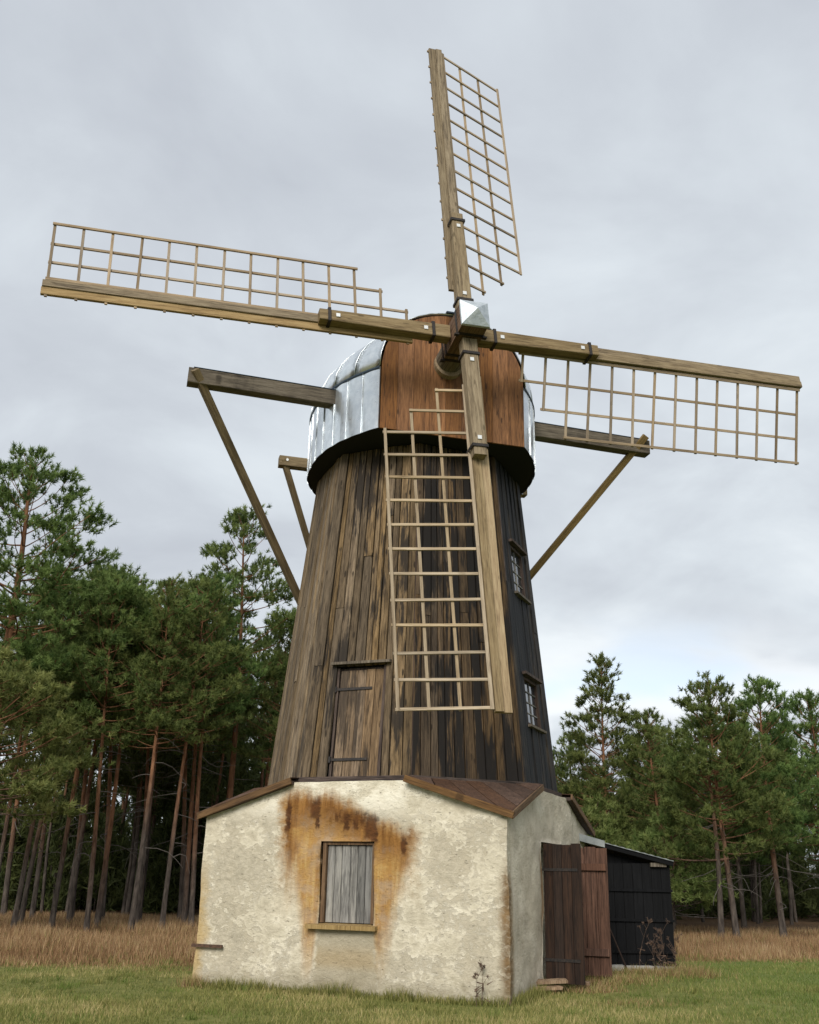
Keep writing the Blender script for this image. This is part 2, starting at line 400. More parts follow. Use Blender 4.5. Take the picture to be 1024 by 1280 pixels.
def bar_mesh(wx, wy, L, material, ch=0.004, wx1=None, wy1=None, z0=0.0):
    """chamfered bar, centred on local z, 8-sided prism"""
    wx1 = wx if wx1 is None else wx1; wy1 = wy if wy1 is None else wy1
    V = []
    for (a, b_, z) in ((wx, wy, z0), (wx1, wy1, L)):
        a, b_ = a/2, b_/2; c = min(ch, a*0.4, b_*0.4)
        V += [(-a+c, -b_, z), (a-c, -b_, z), (a, -b_+c, z), (a, b_-c, z), (a-c, b_, z), (-a+c, b_, z), (-a, b_-c, z), (-a, -b_+c, z)]
    F = [tuple(range(7, -1, -1)), tuple(range(8, 16))]
    for i in range(8):
        j = (i+1) % 8; F.append((i, j, 8+j, 8+i))
    return mesh_data('bar', V, F, material)
BARS = {}
def bar(name, a, b, wx, wy, material, parent, hint=(1, 0, 0), ch=0.005, wx1=None, wy1=None):
    M, L = frame_z(a, b, hint)
    key = (round(wx, 3), round(wy, 3), round(L, 2), material.name, wx1, wy1)
    if key not in BARS: BARS[key] = bar_mesh(wx, wy, L, material, ch, wx1, wy1)
    o = bpy.data.objects.new(name, BARS[key]); o.matrix_basis = M
    return link(o, parent)
def plank(name, M, wb, wt, L, th, material, parent, shift=0.0, zb=0.0, ch=0.006, zt=None):
    """board in a face frame: x across, y outwards, z up the face; back at y=0, front at y=th"""
    V = []
    for (w, z, s) in ((wb, zb, 0.0), (wt, L, shift)):
        a = w/2
        V += [(s-a, 0, z), (s+a, 0, z), (s+a, th-ch, z), (s+a-ch, th, z), (s-a+ch, th, z), (s-a, th-ch, z)]
    F = [(5, 4, 3, 2, 1, 0), (6, 7, 8, 9, 10, 11)]
    for i in range(6):
        j = (i+1) % 6; F.append((i, j, 6+j, 6+i))
    return mesh(name, V, F, material, parent, M)
def box_v(x0, x1, y0, y1, z0, z1):
    return [(x0, y0, z0), (x1, y0, z0), (x1, y1, z0), (x0, y1, z0), (x0, y0, z1), (x1, y0, z1), (x1, y1, z1), (x0, y1, z1)]
BOXF = [(3, 2, 1, 0), (4, 5, 6, 7), (0, 1, 5, 4), (1, 2, 6, 5), (2, 3, 7, 6), (3, 0, 4, 7)]
def box(name, x0, x1, y0, y1, z0, z1, material, parent, mw=None):
    return mesh(name, box_v(x0, x1, y0, y1, z0, z1), BOXF, material, parent, mw)
def to_local(o):
    o.matrix_basis = o.parent.matrix_basis.inverted() @ o.matrix_basis
    return o
def fix_normals(o):
    import bmesh
    bm = bmesh.new(); bm.from_mesh(o.data)
    bmesh.ops.recalc_face_normals(bm, faces=bm.faces); bm.to_mesh(o.data); bm.free()

R = random.Random(11)
NPR = np.random.default_rng(5)

def ground_z(x, y):
    return 0.13*math.exp(-((x-3.9)**2/7.0 + (y-0.7)**2/9.0)) + 0.010*x*math.exp(-(x*x+y*y)/200.0) + 0.03*math.sin(x*0.7+1)*math.sin(y*0.5)*0.6

# ------------------------------------------------------------------ ground
def make_ground():
    xs = np.concatenate([[-900, -300, -120, -70, -45], np.arange(-34, 34.1, 0.75), [45, 70, 120, 300, 900]])
    ys = np.concatenate([[-300, -100, -40, -25], np.arange(-19, 24, 0.75), np.arange(25, 60, 3), [80, 120, 300, 900]])
    V = [(x, y, ground_z(x, y)-0.005) for y in ys for x in xs]
    nx = len(xs)
    F = [(j*nx+i, j*nx+i+1, (j+1)*nx+i+1, (j+1)*nx+i) for j in range(len(ys)-1) for i in range(nx-1)]
    def _g(h, b):
        geo = h.new('ShaderNodeNewGeometry'); p = geo.outputs['Position']
        s = h.xyz(p)
        n1 = h.noise(p, 0.5, 5, 0.6); n2 = h.noise(p, 6.0, 5, 0.65); n3 = h.noise(p, 28.0, 3, 0.6)
        lawn = h.ramp(h.add(h.mul(n1, 0.5), h.mul(n2, 0.5)), [(0.33, (0.085, 0.095, 0.027)), (0.5, (0.15, 0.155, 0.047)), (0.66, (0.24, 0.21, 0.08))])
        green = h.mul(h.sm(s[0], 3.0, 7.0), 0.5)
        lawn = h.mix(green, lawn, (0.11, 0.165, 0.04))
        dry = h.ramp(h.add(h.mul(n1, 0.4), h.mul(n2, 0.6)), [(0.33, (0.075, 0.042, 0.02)), (0.5, (0.15, 0.093, 0.04)), (0.66, (0.23, 0.155, 0.07))])
        litter = h.ramp(n2, [(0.33, (0.05, 0.032, 0.02)), (0.66, (0.16, 0.098, 0.054))])
        edge = h.add(s[1], h.add(h.mul(h.sub(n1, 0.5), 2.4), h.mul(s[0], -0.3)))
        c = h.mix(h.sm(edge, 3.4, 4.6), lawn, dry)
        c = h.mix(h.sm(h.add(s[1], h.mul(h.sub(n1, 0.5), 4.0)), 13.0, 18.0), c, litter)
        h.link(c, b.inputs['Base Color'])
        b.inputs['Roughness'].default_value = 0.95; b.inputs['Specular IOR Level'].default_value = 0.1
        bump(h, b, h.add(h.mul(n2, 0.5), h.mul(n3, 0.5)), 0.8, 0.05)
    o = mesh('ground', V, F, mat('meadow_ground', _g), None, None, True)
    tag(o, kind='structure')
    return o
make_ground()

# ------------------------------------------------------------------ windmill
BAL = -0.3844           # heading of the masonry base
AL = -0.4009            # heading of the octagonal tower
S, SY = 2.61, 2.665     # half sizes of the base
H1, H2 = 2.58, 3.11     # corner height, ledge height
A0, A1, HC = 2.443, 1.882, 9.20   # apothem at ledge, at the cap, height of the cap floor
MILL = tag(empty('windmill'), 'old wooden smock windmill with lattice sails on a pale rendered stone base', 'windmill')
BM = Matrix.Rotation(BAL, 4, 'Z')

# ---- base walls
WIN = (-0.45, 0.475, 0.955, 2.17)
DOOR = (-0.80, 0.52, 0.0, 2.26)
def wall_grid(half, prof, hole, to3, V, F, index):
    es = [-half, half, -1.0, 1.0]; zs = []
    if hole: es += [hole[0], hole[1]]; zs += [hole[2], hole[3]]
    us = sorted(set(es))
    U = []
    for a, b in zip(us[:-1], us[1:]):
        k = max(1, int(round((b-a)/0.075)))
        U += [a+(b-a)*i/k for i in range(k)]
    U.append(half)
    rows = 42
    zlev = sorted(set([0.0, 2.58] + zs))
    Z = []
    for a, b in zip(zlev[:-1], zlev[1:]):
        k = max(1, int(round((b-a)/0.075)))
        Z += [a+(b-a)*i/k for i in range(k)]
    Z.append(2.58)
    extra = 7
    def vid(p):
        key = (round(p[0], 4), round(p[1], 4), round(p[2], 4))
        if key not in index:
            index[key] = len(V); V.append(p)
        return index[key]
    grid = []
    for u in U:
        colv = [vid(to3(u, z)) for z in [-0.25]+Z]
        top = prof(u)
        if top - 2.58 > 0.01:
            colv += [vid(to3(u, 2.58+(top-2.58)*(i+1)/extra)) for i in range(extra)]
        grid.append(colv)
    zc = [-0.25]+Z
    for i in range(len(U)-1):
        a, b = grid[i], grid[i+1]
        n = min(len(a), len(b))
        um = (U[i]+U[i+1])/2
        for j in range(max(len(a), len(b))-1):
            if hole and j < len(zc)-1:
                zm = (zc[j]+zc[j+1])/2
                if hole[0] < um < hole[1] and hole[2] < zm < hole[3]: continue
            aj, aj1 = a[min(j, len(a)-1)], a[min(j+1, len(a)-1)]
            bj, bj1 = b[min(j, len(b)-1)], b[min(j+1, len(b)-1)]
            q = []
            for w in (aj, bj, bj1, aj1):
                if w not in q: q.append(w)
            if len(q) >= 3: F.append(q)
def prof(u):
    a = abs(u)
    return H2-0.03 if a <= 1.05 else H2-0.03 + (H1-H2)*(a-1.05)/(S-1.05)
V, F, index = [], [], {}
wall_grid(S, prof, WIN, lambda u, z: (u, -SY, z), V, F, index)
wall_grid(SY, prof, DOOR, lambda u, z: (S, u, z), V, F, index)
wall_grid(S, prof, None, lambda u, z: (-u, SY, z), V, F, index)
wall_grid(SY, prof, None, lambda u, z: (-S, -u, z), V, F, index)
def reveal(path, depth_vec, V, F, index, n=3):
    for p, q in zip(path[:-1], path[1:]):
        k = max(1, int(round((Vector(q)-Vector(p)).length/0.075)))
        for i in range(k):
            a = Vector(p).lerp(Vector(q), i/k); b = Vector(p).lerp(Vector(q), (i+1)/k)
            ids = []
            for w in (a, b, b+Vector(depth_vec), a+Vector(depth_vec)):
                key = tuple(round(c, 4) for c in w)
                if key not in index: index[key] = len(V); V.append(tuple(w))
                ids.append(index[key])
            F.append(ids)
w0, w1, z0, z1 = WIN
reveal([(w0, -SY, z0), (w0, -SY, z1), (w1, -SY, z1), (w1, -SY, z0), (w0, -SY, z0)], (0, 0.30, 0), V, F, index)
d0, d1, e0, e1 = DOOR
reveal([(S, d0, e0), (S, d0, e1), (S, d1, e1), (S, d1, e0)], (-0.40, 0, 0), V, F, index)
V2 = []
for p in V:
    v = Vector(p)
    d = mnoise.noise_vector(v*0.9)*0.035 + mnoise.noise_vector(v*3.1+Vector((7, 0, 0)))*0.016 + mnoise.noise_vector(v*9.0)*0.007
    d.z *= 0.25
    V2.append(v+d)
base = mesh('base_wall', V2, F, M_PLASTER, MILL, BM, True)
tag(base, 'cream lime render with rust streaks round the shuttered window')
# interior floor slab of the tower seen through the doorway (dark room)
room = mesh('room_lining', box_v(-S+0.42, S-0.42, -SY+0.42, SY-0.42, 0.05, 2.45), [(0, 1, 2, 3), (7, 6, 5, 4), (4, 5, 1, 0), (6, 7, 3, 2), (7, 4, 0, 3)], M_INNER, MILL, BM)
box('iron_bar', -S-0.03, -2.08, -SY-0.075, -SY-0.035, 0.555, 0.60, M_RUST, base)

# ---- shuttered window
sh_f = mesh('window_shutter', sum([box_v(*q) for q in ((w0+0.015, w0+0.075, -SY+0.045, -SY+0.135, z0+0.03, z1-0.02), (w1-0.06, w1-0.01, -SY+0.045, -SY+0.135, z0+0.03, z1-0.02), (w0+0.015, w1-0.01, -SY+0.05, -SY+0.145, z1-0.05, z1-0.01), (w0+0.02, w1-0.02, -SY+0.135, -SY+0.165, z0+0.02, z1-0.02))], []),
            [tuple(i+8*k for i in f) for k in range(4) for f in BOXF], W_FASC, MILL, BM)
tag(sh_f, 'weathered silver grey board shutter closed in the window')
xs = [w0+0.08, w0+0.205, w0+0.33, w0+0.475, w0+0.60, w0+0.735, w1-0.065]
for i in range(6):
    M = frame((0.5*(xs[i]+xs[i+1]), -SY+0.13, z0+0.035), (1, 0, 0), (0, -1, 0), (0, 0, 1))
    wd = xs[i+1]-xs[i]-0.006
    # det(-1) frame would mirror: use y outwards with x flipped
    M = frame((0.5*(xs[i]+xs[i+1]), -SY+0.13, z0+0.035), (-1, 0, 0), (0, -1, 0), (0, 0, 1))
    plank('plank', M, wd, wd, z1-z0-0.09-R.random()*0.01, 0.030+R.random()*0.014, W_GREY, sh_f)
sill = mesh('sill', [(w0-0.15, -SY-0.13, z0-0.06), (w1+0.09, -SY-0.12, z0-0.06), (w1+0.09, -SY+0.14, z0-0.045), (w0-0.15, -SY+0.14, z0-0.045), (w0-0.15, -SY-0.13, z0+0.00), (w1+0.09, -SY-0.12, z0+0.0), (w1+0.09, -SY+0.14, z0+0.025), (w0-0.15, -SY+0.14, z0+0.025)], BOXF, W_SILL, sh_f)

# ---- corner roofs over the four corners of the base
for ci in range(4):
    rot = Matrix.Rotation(math.pi/2*ci, 4, 'Z')
    ov = 0.09
    sx, sy = (S, SY) if ci % 2 == 0 else (SY, S)
    A = Vector((1.0, -sy-ov, H2+0.02)); B = Vector((sx+ov, -1.0, H2+0.02)); C = Vector((sx+ov, -sy-ov, H1+0.01))
    A2 = Vector((1.0, -A0+0.02, H2+0.035)); B2 = Vector((A0-0.02, -1.0, H2+0.035))
    th = Vector((0, 0, -0.055))
    dn = Vector((0, 0, -0.035))
    cr = mesh('corner_roof', [p+dn for p in (A, C, B, B2, A2, A+th, C+th, B+th, B2+th, A2+th)], [(0, 1, 4), (1, 3, 4), (1, 2, 3), (9, 6, 5), (9, 8, 6), (8, 7, 6), (5, 6, 1, 0), (6, 7, 2, 1), (7, 8, 3, 2), (8, 9, 4, 3), (9, 5, 0, 4)], W_LEDGE, MILL, BM @ rot)
    fix_normals(cr)
    n = 7
    up = Vector((0, 0, 0.012))
    for k in range(n):
        def ed(s):
            s = min(max(s, 0.0), 1.0)
            inner = A2.lerp(B2, s)
            outer = A.lerp(C, 2*s) if s < 0.5 else C.lerp(B, 2*s-1)
            return inner, outer
        s0, s1 = k/n+0.004, (k+1)/n-0.004
        ss = [s0] + ([0.5] if s0 < 0.5 < s1 else []) + [s1]
        top = [ed(s)[0]+up for s in ss] + [ed(s)[1]+up for s in reversed(ss)]
        th2 = Vector((0, 0, -0.018+0.006*R.random()))
        top = [p + Vector((0, 0, 0.012+0.006*R.random())) for p in top]
        m_ = len(top)
        bv = top + [p+th2 for p in top]
        bf = ([tuple(range(m_)), tuple(range(2*m_-1, m_-1, -1))] if m_ == 4 else [(0, 1, 4, 5), (1, 2, 3, 4), (11, 10, 7, 6), (10, 9, 8, 7)]) + [(i, m_+i, m_+(i+1) % m_, (i+1) % m_) for i in range(m_)]
        fix_normals(mesh('board', bv, bf, W_ROOFB, cr))
    for (p, q) in ((A, C), (C, B)):
        d = (q-p).normalized()
        out = Vector((d.y, -d.x, 0)).normalized()
        off = out*0.016
        e = 0.03 if p is A else -0.004
        bar('fascia', p - d*0.02 + off + Vector((0, 0, -0.035)), q + d*e + off + Vector((0, 0, -0.035)), 0.032, 0.105, W_FASC, cr, hint=out)

# ---- octagonal tower
def apo(z): return A0 + (A1-A0)*(z-H2)/(HC-H2)
TAN = math.tan(math.pi/8)
V, F = [], []
for z in (H2-0.05, HC-0.01):
    for k in range(8):
        r = (apo(z)-0.11)/math.cos(math.pi/8); t = AL-math.pi/2+math.pi/8+k*math.pi/4
        V.append((r*math.cos(t), r*math.sin(t), z))
for k in range(8): F.append((k, (k+1) % 8, 8+(k+1) % 8, 8+k))
F += [tuple(range(7, -1, -1)), tuple(range(8, 16))]
tower = mesh('tower', V, F, M_INNER, MILL)
tag(tower, 'tapering octagonal tower of weathered vertical boards')
def face_frame(k):
    """returns (origin at foot centre, tangent to the right seen from outside, outward normal, up the slope)"""
    t = AL-math.pi/2+k*math.pi/4
    nn = Vector((math.cos(t), math.sin(t), 0)); tt = Vector((-math.sin(t), math.cos(t), 0))
    up = (nn*(A1-A0)+Vector((0, 0, HC-H2))).normalized()
    out = tt.cross(up).normalized()
    if out.dot(nn) < 0: out = -out
    return nn*A0+Vector((0, 0, H2)), tt, out, up
SLOPE = math.hypot(A1-A0, HC-H2)/(HC-H2)
def on_face(k, frac, z):
    o, tt, out, up = face_frame(k)
    return o + up*((z-H2)*SLOPE) + tt*((frac-0.5)*2*apo(z)*TAN)
OPEN = {0: [(0.25, 0.735, H2, 5.02)], 2: [(0.26, 0.72, 6.62, 7.56), (0.28, 0.73, 4.20, 5.06)]}
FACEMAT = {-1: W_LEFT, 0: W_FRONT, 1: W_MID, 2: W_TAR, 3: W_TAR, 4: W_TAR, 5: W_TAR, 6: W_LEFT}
for k in range(-1, 7):
    o, tt, out, up = face_frame(k)
    cuts = [0.0]
    ops = OPEN.get(k, [])
    stops = sorted(set([p for q in ops[:1] for p in q[:2]] + [1.0]))
    for s in stops:
        a = cuts[-1]; n = max(1, int(round((s-a)/0.083)))
        w = [0.7+0.6*R.random() for _ in range(n)]; tot = sum(w); acc = 0
        for wi in w[:-1]:
            acc += wi; cuts.append(a+(s-a)*acc/tot)
        cuts.append(s)
    for c0, c1 in zip(cuts[:-1], cuts[1:]):
        cm = (c0+c1)/2
        segs = [(H2+0.02, HC-0.02)]
        for q in ops:
            lo, hi = (q[0], q[1])
            if ops[0][0] < cm < ops[0][1]:
                ns = []
                for a, b in segs:
                    if q[2] > a+0.05: ns.append((a, q[2]))
                    if q[3] < b: ns.append((max(a, q[3]), b))
                segs = [s for s in ns if s[1]-s[0] > 0.05]
                # keep segments disjoint
        segs = sorted(set(segs))
        out_segs = []
        for a, b in segs:
            bad = any(q[2] < (a+b)/2 < q[3] for q in ops) and ops[0][0] < cm < ops[0][1]
            if not bad: out_segs.append((a, b))
        for a, b in out_segs:
            # some boards are pieced together part way up
            pieces = [(a, b)]
            if b-a > 3 and R.random() < 0.42:
                zc = a+(b-a)*(0.3+0.4*R.random()); pieces = [(a, zc-0.003), (zc+0.003, b)]
            for (za, zb) in pieces:
                gap = 0.011
                wb = (c1-c0)*2*apo(za)*TAN-gap*(1+R.random()); wt_ = (c1-c0)*2*apo(zb)*TAN-gap*(1+R.random())
                pb = on_face(k, cm, za); pt = on_face(k, cm, zb)
                z_ = (pt-pb); L = z_.length; z_ = z_/L
                x_ = z_*tt.dot(z_) - tt; x_.normalize(); y_ = z_.cross(x_)
                lift = R.random()*0.03
                M = frame(pb-y_*(0.05-lift), x_, y_, z_)
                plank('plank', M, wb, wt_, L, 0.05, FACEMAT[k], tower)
    # weather ledge at the foot of each face
    r = A0/math.cos(math.pi/8)
    half = (A0+0.03)*TAN+0.015
    a = o - tt*half + out*0.03; b = o + tt*half + out*0.03
    bar('ledge_board', a-tt*0.004+Vector((0, 0, 0.01)), b+Vector((0, 0, 0.01)), 0.085, 0.095, W_LEDGE, tower, hint=out)
    # dark corner strip
    pa = on_face(k, 1.0, H2+0.06); pb = on_face(k, 1.0, HC-0.03)
    bar('corner_strip', pa-out*0.028, pb-out*0.028, 0.05, 0.05, W_LEDGE, tower, hint=out)

# ---- loft door in the front face
def face_M(k, frac, z, dep=0.0):
    o, tt, out, up = face_frame(k)
    p = on_face(k, frac, z)+out*dep
    x_ = -tt; z_ = up; y_ = z_.cross(x_)
    return frame(p, x_, y_, z_)
M = face_M(0, 0.4925, H2+0.05, 0.0)
dw = 0.485*2*apo(4.0)*TAN
dl = 1.86
ld = mesh('loft_door', sum([box_v(dw/2-0.05, dw/2-0.01, -0.10, -0.035, 0, dl), box_v(-dw/2+0.01, -dw/2+0.06, -0.10, -0.012, 0, dl), box_v(-dw/2+0.05, dw/2-0.06, -0.095, -0.075, 0.01, dl-0.01)], []), [tuple(i+8*k for i in f) for k in range(3) for f in BOXF], W_LEDGE, MILL, M)
tag(ld, 'small plank door with two black strap hinges')
nb = 5; x0 = -dw/2+0.065; bw = (dw-0.14)/nb
for i in range(nb):
    Mi = frame((x0+bw*(i+0.5), -0.072, 0.02), (1, 0, 0), (0, 1, 0), (0, 0, 1))
    plank('plank', Mi, bw-0.006, bw-0.006, dl-0.06-0.02*R.random(), 0.026+R.random()*0.010, W_DOOR, ld)
for zz, l in ((0.30, 0.62), (1.48, 0.62)):
    h_ = mesh('strap_hinge', box_v(-x0-l, -x0+0.05, -0.034, -0.022, zz-0.022, zz+0.022) + box_v(-x0+0.035, -x0+0.075, -0.05, -0.006, zz-0.05, zz+0.05), [tuple(i+8*k for i in f) for k in range(2) for f in BOXF], M_IRON, ld)
mesh('lintel', [(-dw/2-0.09, -0.06, dl+0.035), (dw/2+0.07, -0.06, dl+0.05), (dw/2+0.07, 0.10, dl+0.025), (-dw/2-0.09, 0.11, dl+0.01), (-dw/2-0.09, -0.06, dl+0.085), (dw/2+0.07, -0.06, dl+0.10), (dw/2+0.07, 0.10, dl+0.07), (-dw/2-0.09, 0.11, dl+0.055)], BOXF, W_BEAM, ld)

# ---- two windows in the dark face
for wi, (f0, f1, za, zb) in enumerate(OPEN[2]):
    fc = (OPEN[2][0][0]+OPEN[2][0][1])/2
    M = face_M(2, fc, za, 0.0)
    ww = (OPEN[2][0][1]-OPEN[2][0][0])*2*apo((za+zb)/2)*TAN-0.02; hh = (zb-za)*SLOPE
    fw = 0.05
    fv = sum([box_v(-ww/2, -ww/2+fw, -0.09, 0.006, 0, hh), box_v(ww/2-fw, ww/2, -0.09, 0.006, 0, hh), box_v(-ww/2+fw, ww/2-fw, -0.09, 0.003, 0, fw), box_v(-ww/2+fw, ww/2-fw, -0.09, 0.003, hh-fw, hh)], [])
    wn = mesh('window', fv, [tuple(i+8*k for i in f) for k in range(4) for f in BOXF], W_LEDGE, MILL, M)
    tag(wn, ('upper' if wi == 0 else 'lower')+' small paned window in the black tarred face')
    gx = [-ww/2+fw, 0.0, ww/2-fw]; nr = 4
    gz = [fw+(hh-2*fw)*i/nr for i in range(nr+1)]
    for i in range(2):
        for j in range(nr):
            tl = 0.006*(R.random()-0.5)
            mesh('pane', [(gx[i]+0.008, -0.045+tl, gz[j]+0.008), (gx[i+1]-0.008, -0.045-tl, gz[j]+0.008), (gx[i+1]-0.008, -0.045-tl, gz[j+1]-0.008), (gx[i]+0.008, -0.045+tl, gz[j+1]-0.008),
                          (gx[i]+0.008, -0.051+tl, gz[j]+0.008), (gx[i+1]-0.008, -0.051-tl, gz[j]+0.008), (gx[i+1]-0.008, -0.051-tl, gz[j+1]-0.008), (gx[i]+0.008, -0.051+tl, gz[j+1]-0.008)],
                 [(3, 2, 1, 0), (4, 5, 6, 7), (0, 1, 5, 4), (1, 2, 6, 5), (2, 3, 7, 6), (3, 0, 4, 7)], M_GLASS, wn)
    box('muntin', -0.011, 0.011, -0.056, -0.028, fw, hh-fw, W_GREY, wn)
    for j in range(1, nr): box('muntin', gx[0], gx[2], -0.054, -0.030, gz[j]-0.009, gz[j]+0.009, W_GREY, wn)
    mesh('sill', box_v(-ww/2-0.06, ww/2+0.06, -0.08, 0.085, -0.045, -0.003), BOXF, W_BEAM, wn)
    mesh('hood', box_v(-ww/2-0.09, ww/2+0.09, -0.05, 0.10, hh+0.01, hh+0.06), BOXF, W_LEDGE, wn)

# ---- double entrance door of the base, both leaves standing open
def leaf(hinge_y, width, ang, m_, lbl, batten_side, zlo, hgt):
    hx = BM @ Vector((S+0.03, hinge_y, 0))
    a = BAL+math.radians(ang)
    M = frame((hx.x, hx.y, zlo), (math.cos(a), math.sin(a), 0), (-math.sin(a), math.cos(a), 0), (0, 0, 1))
    lf = mesh('entrance_door', box_v(0.0, width, -0.008, 0.008, 0.02, hgt-0.02), BOXF, m_, MILL, M)
    tag(lf, lbl)
    n = 4; bw = width/n
    for i in range(n):
        Mi = frame((bw*(i+0.5), 0.010, 0), (-1, 0, 0), (0, -1, 0), (0, 0, 1))
        plank('plank', Mi, bw-0.005, bw-0.005, hgt-0.03*R.random(), 0.034+0.006*R.random(), m_, lf)
    for zz in ((0.36, 1.70) if m_ is W_BROWN else (0.33, 1.66)):
        if m_ is W_BROWN: box('batten', 0.02, width-0.02, -0.075, -0.025, zz-0.055, zz+0.055, m_, lf)
        else: box('strap_hinge', -0.02, width-0.05, -0.040, -0.0305, zz-0.022, zz+0.022, M_IRON, lf)
    return lf
leaf(-0.79, 0.63, -6, W_DARK, 'dark weathered door leaf nearest the rendered corner', 0, 0.17, 2.06)
leaf(0.50, 0.76, 4, W_BROWN, 'reddish brown door leaf with two battens beside the black shed', 1, 0.20, 2.03)

# ---- cap
BE = 0.2695
UN = Vector((math.sin(BE), -math.cos(BE), 0)); LAT = Vector((math.cos(BE), math.sin(BE), 0)); UZ = Vector((0, 0, 1))
CAPX = -0.03; RC = 2.2; GU = 2.40
def cp(u, v, z): return UN*u + LAT*(v+CAPX) + UZ*z
HE = HC+1.20; HR = 1.27
GW = 1.375
def halfw(u):
    if u < 0: return RC*math.sqrt(max(1-(u/2.25)**2, 0.0002))
    return float(np.interp(u, (0, 0.3, 0.65, 1.0, 1.3, 1.6, 1.82, 2.1, 2.4), (2.2, 2.2, 2.175, 2.11, 2.02, 1.895, 1.78, 1.60, GW)))
def ridge(u): return HR*(1-0.0*u) if u > 0 else HR*math.sqrt(max(1-(u/2.28)**2, 0.0))
# plan outline from the left gable corner round the back to the right one
def outline(t):
    """t in 0..1 from left gable corner round the back to right gable corner"""
    # by arc over the sampled contour
    return OUT[min(int(t*(len(OUT)-1)), len(OUT)-1)]
OUT = []
for i in range(60): u = GU - GU*i/60; OUT.append((u, -halfw(u)))
for i in range(81):
    th = math.pi/2 + math.pi*i/80
    OUT.append((2.25*math.cos(th), -RC*math.sin(th)))
OUT += [(u, -v) for (u, v) in reversed(OUT[:60])]
floorv = [cp(u, v, HC) for u, v in OUT]
nO = len(OUT)
V = floorv + [p+UZ*0.07 for p in floorv]
F = [tuple(range(nO-1, -1, -1)), tuple(range(nO, 2*nO))] + [(i, (i+1) % nO, nO+(i+1) % nO, nO+i) for i in range(nO)]
# inner dark shell under the sheets
def shell_pt(u, s, inset):
    """s in -1..1 across, arch from eave to eave"""
    w = halfw(u)-inset; ph = s*math.pi/2
    return cp(u, w*math.sin(ph), HE + (ridge(u)-inset)*math.cos(ph)**0.9)
us_in = [GU-0.06 - (GU-0.06+2.2)*i/18 for i in range(19)]
b0 = len(V)
for u in us_in:
    w = halfw(u)-0.05
    V.append(cp(u, -w, HC+0.05))
    for j in range(13): V.append(shell_pt(u, -1+2*j/12, 0.05))
    V.append(cp(u, w, HC+0.05))
for i in range(len(us_in)-1):
    for j in range(14):
        a = b0+i*15+j; F.append((a, a+1, a+16, a+15))
F.append(tuple(b0+j for j in range(15)))
cap = mesh('cap', V, F, M_INNER, MILL)
fix_normals(cap)
tag(cap, 'rounded cap clad in shiny galvanised sheet with a red brown boarded front')
# skirt sheets
cum = [0.0]
for p, q in zip(OUT[:-1], OUT[1:]): cum.append(cum[-1]+math.hypot(q[0]-p[0], q[1]-p[1]))
def out_at(d):
    d = min(max(d, 0), cum[-1])
    i = int(np.searchsorted(cum, d)); i = min(max(i, 1), len(cum)-1)
    f = (d-cum[i-1])/max(cum[i]-cum[i-1], 1e-9)
    (a, b), (c, e) = OUT[i-1], OUT[i]
    u, v = a+(c-a)*f, b+(e-b)*f
    nx, ny = -(e-b), (c-a)
    l = math.hypot(nx, ny); nx, ny = nx/l, ny/l
    if nx*u+ny*v < 0: nx, ny = -nx, -ny
    return u, v, nx, ny
npan = 30
seam = cum[-1]/npan
dd0 = 0.0
for i in range(npan):
    wv = seam
    d0, d1 = i*seam+0.003, (i+1)*seam-0.003
    V, F = [], []
    cols = 5
    bow = 0.008+0.010*R.random()
    prof_ = []
    for j in range(cols+1):
        t = j/cols; prof_.append((d0+(d1-d0)*t, bow*math.sin(math.pi*t)))
    prof_ = [(d0, 0.026)] + prof_
    for (d, off) in prof_:
        u, v, nx, ny = out_at(d)
        for z in (HC-0.02, HC+0.35+0.1*R.random()*0, HC+0.75, HE+0.01):
            V.append(cp(u+nx*(off+0.012), v+ny*(off+0.012), z))
    for j in range(len(prof_)-1):
        for q in range(3):
            a = j*4+q; F.append((a, a+4, a+5, a+1))
    pn = mesh('skirt_sheet', V, F, M_ZINC, cap, None, False)
    sol = pn.modifiers.new('solid', 'SOLIDIFY'); sol.thickness = 0.004
# dark joint strip between skirt and roof
V, F = [], []
for i in range(81):
    u, v, nx, ny = out_at(cum[-1]*i/80)
    for (z, off) in ((HE-0.035, 0.030), (HE-0.012, 0.047), (HE+0.012, 0.047)): V.append(cp(u+nx*off, v+ny*off, z))
for i in range(80):
    for q in range(2): F.append((i*3+q, i*3+3+q, i*3+4+q, i*3+1+q))
mesh('eave_strip', V, F, M_FELT, cap)
# roof sheets
ust = [GU+0.05, 1.90, 1.36, 0.82, 0.28, -0.26, -0.8, -1.3, -1.75, -2.2]
for i in range(len(ust)-1):
    ua, ub = ust[i]-0.004, ust[i+1]+0.004
    for side in (-1, 1):
        V, F = [], []
        rows = 9; cols = [(ua, 0.050)] + [(ua+(ub-ua)*j/4, 0.035) for j in range(5)]
        for (u, off) in cols:
            w = halfw(min(u, GU))+off; rg = ridge(u)+off
            for r_ in range(rows+1):
                ph = (math.pi/2)*(1-r_/rows)
                V.append(cp(u, side*w*math.sin(ph), HE+0.012 + rg*math.cos(ph)**0.9))
        for j in range(len(cols)-1):
            for r_ in range(rows):
                a = j*(rows+1)+r_; F.append((a, a+1, a+rows+2, a+rows+1))
        pn = mesh('roof_sheet', V, F, M_ZINC, cap, None, True)
        sol = pn.modifiers.new('solid', 'SOLIDIFY'); sol.thickness = 0.004
bar('ridge_cap', cp(GU+0.1, 0, HE+HR+0.06), cp(-0.2, 0, HE+HR+0.05), 0.34, 0.03, M_FELT, cap, hint=LAT)
